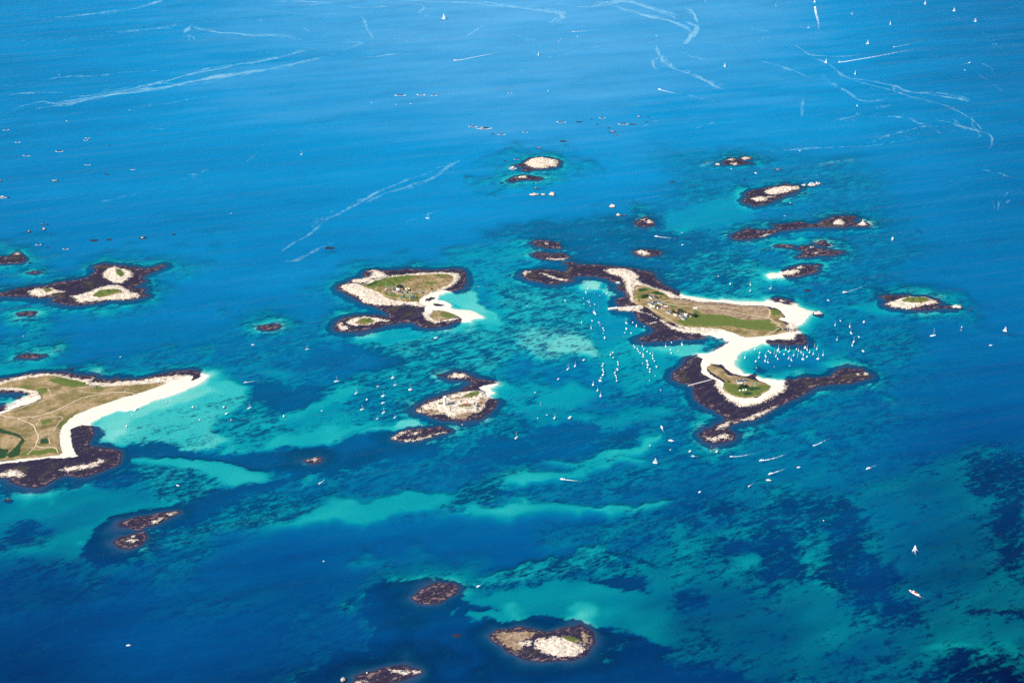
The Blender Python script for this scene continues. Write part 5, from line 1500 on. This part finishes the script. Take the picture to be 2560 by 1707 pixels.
# launch with bow wave and the red and white ferry in the lower right
a, b = gp('N', 1605, 645), gp('N', 1603, 675)
boat('motor_big', a[0], a[1], math.atan2(a[1] - b[1], a[0] - b[0]), 'white launch throwing twin bow waves over the lower right banks', None, 1.1)
wake('N', '1605,648 1604,675 1610,700 1640,730', 2.2, 2.5, 'thin centre wake curling behind the lower right launch')
wake('N', '1600,650 1585,668 1580,690', 3.0, 5.0, 'feathery bow wave on the near side of the launch', .95)
wake('N', '1610,650 1622,662 1626,680', 3.0, 5.0, 'feathery bow wave on the far side of the launch', .95)
a, b = gp('N', 1598, 955), gp('N', 1640, 978)
boat('ferry', a[0], a[1], math.atan2(a[1] - b[1], a[0] - b[0]), 'red and white passenger ferry crossing the lower right banks', None, 0.85)
wake('N', '1608,962 1640,978 1690,1000', 5, 5, 'foaming wake behind the red and white ferry', 1.0)

# ------------------------------------------------------------------ buildings
WALLW = simple('white_render', (0.82, 0.80, 0.76), 0.85, 0.06, 0.6)
SLATE = simple('blue_slate', (0.055, 0.065, 0.10), 0.6, 0.3, 1.2)
TILE_R = simple('red_roof', (0.34, 0.10, 0.08), 0.8, 0.2, 1.0)
ROOFP = simple('pale_roof', (0.62, 0.55, 0.50), 0.8, 0.12, 0.8)
DOORM = simple('blue_door', (0.05, 0.11, 0.22), 0.6, 0.1, 1.0)
STONE = simple('pale_granite_masonry', (0.58, 0.52, 0.43), 0.9, 0.18, 0.7)
BARK = simple('tree_bark', (0.09, 0.065, 0.045), 0.95, 0.25, 1.5)
CONC = simple('pale_concrete', (0.66, 0.63, 0.58), 0.9, 0.12, 0.4)


def house(crop, x, y, L, Wd, wall_h, rise, rz, label, wall=None, roof=None, cat='house', group=None, windows=3, flat=False):
    wall, roof = wall or WALLW, roof or SLATE
    gx, gy = gp(crop, x, y, 4.0)
    gz = ground_z(gx, gy)
    e = bpy.data.objects.new('house' if cat == 'house' else cat.replace(' ', '_'), None)
    COL.objects.link(e)
    e.location = (gx, gy, gz - 0.5)
    e.rotation_euler = (0, 0, rz)
    tag(e, label, cat, group)
    h, w = L / 2, Wd / 2
    wm = MB()
    if flat:
        wm.box(-h, h, -w, w, 0, wall_h)
        link('wall', wm.mesh('wall', wall), e)
        link('roof', MB().box(-h - .3, h + .3, -w - .3, w + .3, wall_h, wall_h + .5).mesh('roof', roof), e)
    else:
        z1, z2 = wall_h, wall_h + rise
        wm.add([(-h, -w, 0), (h, -w, 0), (h, w, 0), (-h, w, 0), (-h, -w, z1), (h, -w, z1), (h, w, z1), (-h, w, z1), (-h, 0, z2), (h, 0, z2)],
               [(0, 1, 5, 4), (2, 3, 7, 6), (1, 2, 6, 9, 5), (3, 0, 4, 8, 7)])
        link('wall', wm.mesh('wall', wall), e)
        rm = MB()
        k = rise / w
        o, t = 0.5, 0.3
        for s in (-1, 1):
            pts = [(-h - .25, s * (w + o), z1 - o * k), (h + .25, s * (w + o), z1 - o * k), (h + .25, 0, z2), (-h - .25, 0, z2)]
            top = [(a, b, c + t) for a, b, c in pts]
            rm.add(pts + top, [(0, 1, 2, 3), (7, 6, 5, 4), (0, 4, 5, 1), (1, 5, 6, 2), (2, 6, 7, 3), (3, 7, 4, 0)])
        r = link('roof', rm.mesh('roof', roof), e)
        for s in (-1, 1):
            link('chimney', MB().box(s * (h - .6) - .5, s * (h - .6) + .5, -.55, .55, z2 - .6, z2 + 1.3).mesh('chimney', wall), r)
    for i in range(windows):
        cx = (i + .5) / windows * L - h
        link('window', MB().box(cx - .55, cx + .55, -w - .06, -w + .1, wall_h * .42, wall_h * .82).mesh('window', GLASSM), e)
    link('door', MB().box(-.55 + L / (2 * windows) * (windows % 2 == 1), .55 + L / (2 * windows) * (windows % 2 == 1), -w - .07, -w + .1, 0.3, 2.5).mesh('door', DOORM), e)
    return e


HG = 'houses of the inhabited island'
house('Q', 870, 540, 15, 9, 5.5, 4.5, R(120), 'white gabled house standing alone among green hedges', group=HG)
house('Q', 835, 690, 12, 9, 4.5, 3.5, R(150), 'slate roofed house at the jetty end of the village', group=HG)
house('Q', 935, 665, 11, 8, 4.5, 3.5, R(10), 'small slate roofed house, second from the jetty', group=HG)
house('Q', 1060, 668, 28, 8, 4.5, 3.6, R(-38), 'long building with a dark blue slate roof', group=HG)
house('Q', 895, 760, 16, 9, 4.5, 1.2, R(-20), 'low white walled house nearest the stone jetty', roof=ROOFP, group=HG)
house('Q', 1050, 790, 11, 8, 4.5, 3.5, R(30), 'navy roofed cottage left of the red house', group=HG)
house('Q', 1165, 800, 14, 8, 4, 2.4, R(5), 'red roofed house with white front in the village', roof=TILE_R, group=HG)
house('Q', 1215, 765, 12, 7, 4, 2.0, R(-10), 'white flat roofed house behind the red one', roof=ROOFP, group=HG, flat=True)
house('Q', 1300, 900, 14, 9, 4.5, 4, R(-35), 'white cottage with dark slate roof between village and trees', group=HG)
house('Q', 1455, 965, 11, 6, 3.5, 1.2, R(-35), 'low white shed in front of the trees', roof=ROOFP, group=HG)
house('Q', 1600, 985, 12, 9, 5, 4, R(-50), 'slate roofed white cottage left in the tree group', group=HG)
house('Q', 1655, 1050, 14, 9, 5, 4.2, R(-50), 'slate roofed white cottage in front of the tree group', group=HG)
house('Q', 1710, 965, 11, 8, 4.5, 3, R(-40), 'white gabled cottage hidden among the trees', roof=ROOFP, group=HG)
house('Q', 1815, 1000, 7, 5, 3.2, 1.0, R(-30), 'small white hut right of the tree group', roof=ROOFP, group=HG)
house('Q', 1940, 800, 13, 8, 2.2, 0.6, R(-20), 'low pale ruin on a bare plot in the heath', roof=ROOFP, group=HG)
house('Q', 2225, 845, 9, 6, 2.0, 0.8, R(-25), 'small brown hut on the heath right of the ruin', roof=TILE_R, wall=STONE, group=HG)
BG = 'buildings of the small green headland'
house('U', 590, 320, 9, 7, 4, 3, R(0), 'slate roofed end house of the headland row', group=BG)
house('U', 690, 315, 12, 7, 4, 3, R(0), 'middle house of the headland row with white front', group=BG)
house('U', 820, 305, 9, 7, 4, 2.6, R(0), 'small house at the beach end of the headland row', group=BG)
house('U', 650, 385, 14, 6, 3.2, .8, R(3), 'long white annex in front of the headland row', roof=ROOFP, group=BG)
VG = 'farm buildings among the teal tents'
house('V', 590, 475, 8, 6, 4, 2.4, R(60), 'pinkish farmhouse at the left of the tent camp', wall=STONE, roof=ROOFP, group=VG)
house('V', 860, 500, 10, 7, 4.5, 3.4, R(15), 'grey roofed farmhouse in the middle of the tent camp', group=VG)
house('V', 985, 500, 11, 7, 4.5, 2.6, R(-25), 'white roofed farm building in the tent camp', roof=ROOFP, group=VG)
house('V', 1040, 590, 12, 8, 4.5, 3.5, R(10), 'dark slate farmhouse below the white roofed one', group=VG)
house('V', 740, 595, 9, 6, 3.5, 2.4, R(-10), 'small dark roofed barn at the lower left of the camp', group=VG)
house('V', 1300, 475, 14, 7, 4, 2.2, R(-8), 'pale roofed barn right of the big tree', roof=ROOFP, group=VG)
house('V', 1740, 565, 8, 6, 4, 2.4, R(-30), 'white gabled shed at the right of the camp', group=VG)
house('V', 1465, 745, 21, 5, 3, 1.8, R(28), 'long dark roofed shed at the lower right of the camp', group=VG)
house('V', 1480, 590, 12, 5, 3, 1.6, R(-8), 'brown roofed shed behind the teal tents', roof=TILE_R, wall=STONE, group=VG)

# tents
TEAL = simple('teal_tent_canvas', (0.015, 0.36, 0.27), 0.8, 0.12, 0.8)
WHITET = simple('white_tent_canvas', (0.80, 0.82, 0.76), 0.8, 0.06, 0.8)


def tent_meshes(mat):
    n = 12
    prof = [(3.0, 0), (2.95, .9), (2.5, 1.7), (1.4, 2.5), (.12, 3.1)]
    V = [(r * math.cos(2 * math.pi * k / n), r * math.sin(2 * math.pi * k / n), z) for r, z in prof for k in range(n)]
    F = [(i * n + k, i * n + (k + 1) % n, (i + 1) * n + (k + 1) % n, (i + 1) * n + k) for i in range(len(prof) - 1) for k in range(n)]
    body = MB().add(V, F + [tuple(range(4 * n, 5 * n))]).mesh('canopy', mat, True)
    door = MB().box(-.6, .6, -3.15, -2.6, 0, 1.7, .15, .1).mesh('door_flap', DOORM)
    return body, door


TM = {'t': tent_meshes(TEAL), 'w': tent_meshes(WHITET)}


def tents(place, crop, txt, key, scale=1.0, z=5.0, group=None):
    its = sorted(tuple(map(float, p.split(','))) for p in txt.split())
    for i, (x, y) in enumerate(its):
        gx, gy = gp(crop, x, y, z)
        e = bpy.data.objects.new('tent', None)
        COL.objects.link(e)
        e.location = (gx, gy, ground_z(gx, gy) - .1)
        e.rotation_euler = (0, 0, random.uniform(-.5, .5))
        e.scale = (scale * random.uniform(.9, 1.1),) * 3
        tag(e, f'{"teal" if key == "t" else "white"} round tent, {ordn(i, len(its))} {"one" if len(its) == 1 else "of those"} {place}', 'tent', group or 'tents ' + place)
        link('canopy', TM[key][0], e)
        link('door_flap', TM[key][1], e)


tents('along the upper edge of the camp', 'V', '597,355 712,357 822,405 900,330 945,335 1065,300 1090,330 1225,360', 't', 0.95)
tents('on the lower grass of the camp', 'V', '980,765 1085,722 1215,615 1245,660 1235,690 1215,725', 't', 0.95)
tents('grouped by the brown roofed shed', 'V', '1330,600 1385,590 1425,600 1455,640 1490,660', 't', 0.8)
tents('pitched on the small green headland', 'U', '1155,385', 't', 1.1, 4)
tents('in the row on the headland lawn', 'U', '650,600 765,590 850,582', 'w', 1.0, 4)

# ------------------------------------------------------------------ trees
def tree_meshes(seed):
    rg = np.random.default_rng(seed)
    t = MB().tube((0, 0, 0), (.15, .1, 3.2), .38, .22)
    for k in range(5):
        a = k * 1.26 + rg.uniform(0, .5)
        t.tube((.1, .1, 2.0 + .3 * k), (1.9 * math.cos(a), 1.9 * math.sin(a), 4.0 + .35 * k), .15, .05, 5)
    cl = [(rg.normal(0, 1.35), rg.normal(0, 1.35), 4.6 + rg.normal(0, .95), rg.uniform(1.0, 1.7)) for _ in range(9)]
    vs, fs = [], []
    for _ in range(620):
        c = cl[rg.integers(len(cl))]
        d = rg.normal(0, 1, 3)
        d /= np.linalg.norm(d) + 1e-9
        p = np.array(c[:3]) + d * c[3] * rg.uniform(.7, 1.05)
        u = np.cross(d, rg.normal(0, 1, 3))
        u /= np.linalg.norm(u) + 1e-9
        v = np.cross(d, u)
        s = rg.uniform(.22, .42)
        o = len(vs)
        vs += [tuple(p - u * s), tuple(p + v * s * .7), tuple(p + u * s), tuple(p - v * s * .7)]
        fs.append((o, o + 1, o + 2, o + 3))
    leaf = simple('dark_evergreen_leaf', (0.022, 0.050, 0.026), 0.8, 0.45, 0.7)
    return t.mesh('trunk', BARK), MB().add(vs, fs).mesh('crown', leaf)


TREES = [tree_meshes(s) for s in (1, 2, 3)]


def trees(place, crop, txt, z=5.0):
    """txt: x,y,scale"""
    its = sorted(tuple(map(float, p.split(','))) for p in txt.split())
    for i, (x, y, sc) in enumerate(its):
        gx, gy = gp(crop, x, y, z)
        e = bpy.data.objects.new('tree', None)
        COL.objects.link(e)
        e.location = (gx, gy, ground_z(gx, gy) - .2)
        e.rotation_euler = (0, 0, random.uniform(0, 6))
        e.scale = (sc * 1.15, sc * 1.15, sc)
        tag(e, f'dark green tree, {ordn(i, len(its))} of the {place}', 'tree', 'trees: ' + place)
        a, b = TREES[i % 3]
        link('trunk', a, e)
        link('crown', b, e)


trees('grove by the white cottages', 'Q', '1400,890,1.5 1450,910,1.2 1510,950,1.3 1540,860,1.7 1590,880,1.7 1530,910,1.4 1690,900,1.2 1670,940,1.1 1760,990,1.3 1800,950,1.2 1930,1000,2.0 1890,990,1.5 1960,990,1.5')
trees('hedges round the alone-standing white house', 'Q', '680,525,1.2 730,505,1.2 770,495,1.2 640,540,.9 970,530,1.1 1010,545,1.1 1090,525,.9 560,600,.7')
trees('dark bushes beside the village houses', 'Q', '980,760,1.1 1020,745,1.1 940,775,.8 900,770,.7')
trees('trees standing in the tent camp', 'V', '990,390,1.6 1040,395,1.6 1090,400,1.4 1000,575,1.1 1080,575,1.1 1170,490,.9 1300,490,1.0 1340,495,1.0 740,590,.8 1290,590,1.1 1180,720,1.0 2080,450,1.0 1180,650,.9')
trees('dark trees on the small green headland', 'U', '270,330,.9 720,480,1.3 770,490,1.2 870,490,1.2 830,470,1.0 640,530,.9', 4)
trees('two shrubs beside the fort', 'T', '1303,475,.8 1770,575,1.0', 6)

# ------------------------------------------------------------------ fort with its tower
def fort():
    zt = 6.0
    gx, gy = gp('T', 880, 575, zt)
    gz = ground_z(gx, gy)
    e = bpy.data.objects.new('round_tower', None)
    COL.objects.link(e)
    e.location = (gx, gy, gz - 1)
    tag(e, 'tall white round tower rising from the fort', 'tower')
    n = 28
    Ht, r0, r1 = 32.0, 5.2, 4.5

    def ring(r, z):
        return [(r * math.cos(2 * math.pi * k / n), r * math.sin(2 * math.pi * k / n), z) for k in range(n)]

    def loft(rings):
        V = [p for r in rings for p in r]
        F = [(i * n + k, i * n + (k + 1) % n, (i + 1) * n + (k + 1) % n, (i + 1) * n + k) for i in range(len(rings) - 1) for k in range(n)]
        return MB().add(V, F)
    link('shaft', loft([ring(r0, 0), ring(r1, Ht - 1.5)]).mesh('shaft', WALLW), e)
    link('parapet', loft([ring(r1 + .02, Ht - 1.6), ring(r1 + .5, Ht - 1.3), ring(r1 + .5, Ht), ring(r1 - .5, Ht), ring(r1 - .5, Ht - 2.4), ring(.05, Ht - 2.4)]).mesh('parapet', WALLW), e)
    link('door', MB().box(-1.0, 1.0, -r0 - .05, -r0 + .6, 1, 4).mesh('door', DOORM), e)
    for zz_ in (11, 18, 25):
        link('window', MB().box(-.5, .5, -r0 + (r0 - r1) * zz_ / Ht - .08, -r0 + .9, zz_, zz_ + 1.8).mesh('window', GLASSM), e)
    # rampart: a horseshoe of masonry with merlons
    f = bpy.data.objects.new('fort_rampart', None)
    COL.objects.link(f)
    c = gp('T', 1380, 590, zt)
    f.location = (c[0], c[1], 0)
    tag(f, 'horseshoe rampart of pale masonry enclosing the fort court', 'fort')
    pts = poly('T', '900,560 1000,600 1000,640 1120,620 1180,640 1400,650 1640,620 1730,580 1720,500 1600,420 1400,400 1200,430 1050,480 950,530', zt)
    for i in range(len(pts)):
        a, b = Vector((*pts[i], 0)), Vector((*pts[(i + 1) % len(pts)], 0))
        d = (b - a)
        L = d.length
        d.normalize()
        nrm = Vector((-d.y, d.x, 0)) * 1.6
        base = min(ground_z(a.x, a.y), ground_z(b.x, b.y)) - 1.0
        top = 8.5 if i < 8 else 7.0
        o = Vector((c[0], c[1], 0))
        vs = [a - nrm - o, b - nrm - o, b + nrm - o, a + nrm - o]
        V = [(p.x, p.y, base) for p in vs] + [(p.x, p.y, top) for p in vs]
        w = link('wall', MB().add(V, [(3, 2, 1, 0), (4, 5, 6, 7), (0, 1, 5, 4), (1, 2, 6, 5), (2, 3, 7, 6), (3, 0, 4, 7)]).mesh('wall', STONE), f)
        k = max(1, int(L / 5))
        for j in range(k):
            p = a + d * (L * (j + .5) / k) - o
            q = d * 1.1
            hh = nrm * .35
            side = p - nrm * .65
            vv = [side - q - hh, side + q - hh, side + q + hh, side - q + hh]
            V = [(t.x, t.y, top) for t in vv] + [(t.x, t.y, top + 1.3) for t in vv]
            link('merlon', MB().add(V, [(3, 2, 1, 0), (4, 5, 6, 7), (0, 1, 5, 4), (1, 2, 6, 5), (2, 3, 7, 6), (3, 0, 4, 7)]).mesh('merlon', STONE), w)
    FG = 'buildings inside the fort'
    house('T', 1610, 520, 11, 9, 6, .5, R(-8), 'white block house at the right end of the fort', flat=True, roof=ROOFP, group=FG)
    house('T', 1440, 555, 16, 6, 3.4, 1.6, R(6), 'long red roofed barrack inside the fort court', roof=TILE_R, wall=STONE, group=FG)
    house('T', 1430, 415, 12, 5, 3.5, 1.0, R(8), 'pale low barrack along the back wall of the fort', roof=ROOFP, wall=STONE, group=FG)
    house('T', 1690, 650, 8, 6, 5, .4, R(-12), 'white corner bastion hut on the front of the fort', flat=True, roof=ROOFP, group=FG)
    house('T', 985, 700, 6, 8, 5, .4, R(10), 'white gatehouse at the left front of the fort', flat=True, roof=ROOFP, group=FG, windows=1)
    house('T', 1120, 640, 9, 6, 4.5, .4, R(5), 'white guardroom beside the fort gatehouse', flat=True, roof=ROOFP, group=FG, windows=2)


fort()

# ------------------------------------------------------------------ jetties, lighthouse, beacons
def jetty(crop, txt, width, top, label, head=None):
    P = np.array(poly(crop, txt))
    e = bpy.data.objects.new('jetty', None)
    COL.objects.link(e)
    e.location = (P[0][0], P[0][1], 0)
    tag(e, label, 'jetty')
    for i in range(len(P) - 1):
        a, b = Vector((*P[i], 0)), Vector((*P[i + 1], 0))
        d = (b - a).normalized()
        nrm = Vector((-d.y, d.x, 0)) * width / 2
        o = Vector((*P[0], 0))
        vs = [a - nrm - o, b - nrm - o, b + nrm - o, a + nrm - o]
        V = [(p.x * 1.0, p.y, -3) for p in vs] + [(p.x, p.y, top) for p in vs]
        s = link('deck_section', MB().add(V, [(3, 2, 1, 0), (4, 5, 6, 7), (0, 1, 5, 4), (1, 2, 6, 5), (2, 3, 7, 6), (3, 0, 4, 7)]).mesh('deck_section', CONC), e)
        for t in (.2, .5, .8):
            q = a + (b - a) * t - nrm * .9 - o
            link('bollard', MB().tube((q.x, q.y, top), (q.x, q.y, top + .9), .28, .34).mesh('bollard', BLACKR), s)
    if head:
        q = Vector((*P[0], 0)) - Vector((*P[0], 0))
        link('beacon_post', MB().tube((q.x, q.y, top), (q.x, q.y, top + 3.5), .5, .4).mesh('beacon_post', head), e)
    return e


jetty('D', '1178,1046 1290,1033', 9, 3.2, 'white concrete jetty head reaching out from the village shore')
jetty('D', '1290,1036 1420,1026 1560,1015', 5.5, 3.0, 'narrow stone causeway joining jetty head and village')
jetty('D', '1690,1226 1770,1206', 3.2, 2.2, 'short pale slipway across the dark weedy flat')
jetty('F', '590,605 700,578 800,552', 3.0, 2.4, 'long thin pale jetty with a red post on the weedy shore', REDP)


def lighthouse():
    gx, gy = gp('H', 1945, 868, 5)
    gz = ground_z(gx, gy)
    e = bpy.data.objects.new('lighthouse', None)
    COL.objects.link(e)
    e.location = (gx, gy, gz - .5)
    tag(e, 'small white lighthouse on the rock at the reef end', 'lighthouse')
    link('base', MB().box(-5, 5, -4, 4, 0, 4).mesh('base', WALLW), e)
    link('shaft', MB().tube((0, 0, 4), (0, 0, 14), 2.4, 1.6, 14).mesh('shaft', WALLW), e)
    link('gallery', MB().tube((0, 0, 14), (0, 0, 14.6), 2.4, 2.4, 14).mesh('gallery', WALLW), e)
    l = link('lantern', MB().tube((0, 0, 14.6), (0, 0, 17), 1.2, 1.2, 10).mesh('lantern', GLASSM), e)
    link('lantern_roof', MB().tube((0, 0, 17), (0, 0, 18.6), 1.5, .1, 10).mesh('lantern_roof', REDP), l)


lighthouse()


def beacon(crop, x, y, label, m0, m1, h):
    gx, gy = gp(crop, x, y)
    e = bpy.data.objects.new('beacon', None)
    COL.objects.link(e)
    e.location = (gx, gy, 0)
    tag(e, label, 'beacon')
    link('base', MB().tube((0, 0, -4), (0, 0, 2.5), 2.2, 1.8, 10).mesh('base', STONE), e)
    link('pole', MB().tube((0, 0, 2.5), (0, 0, h * .7), 1.3, 1.1, 8).mesh('pole', m0), e)
    link('top_mark', MB().tube((0, 0, h * .7), (0, 0, h), 1.5, 1.2, 8).mesh('top_mark', m1), e)


beacon('F', 800, 1200, 'thin red and dark beacon standing below the southern reef tip', BLACKR, REDP, 15)
beacon('P', 1714, 670, 'dark and white beacon tower in open water on the right', BLACKR, WALLW, 13)
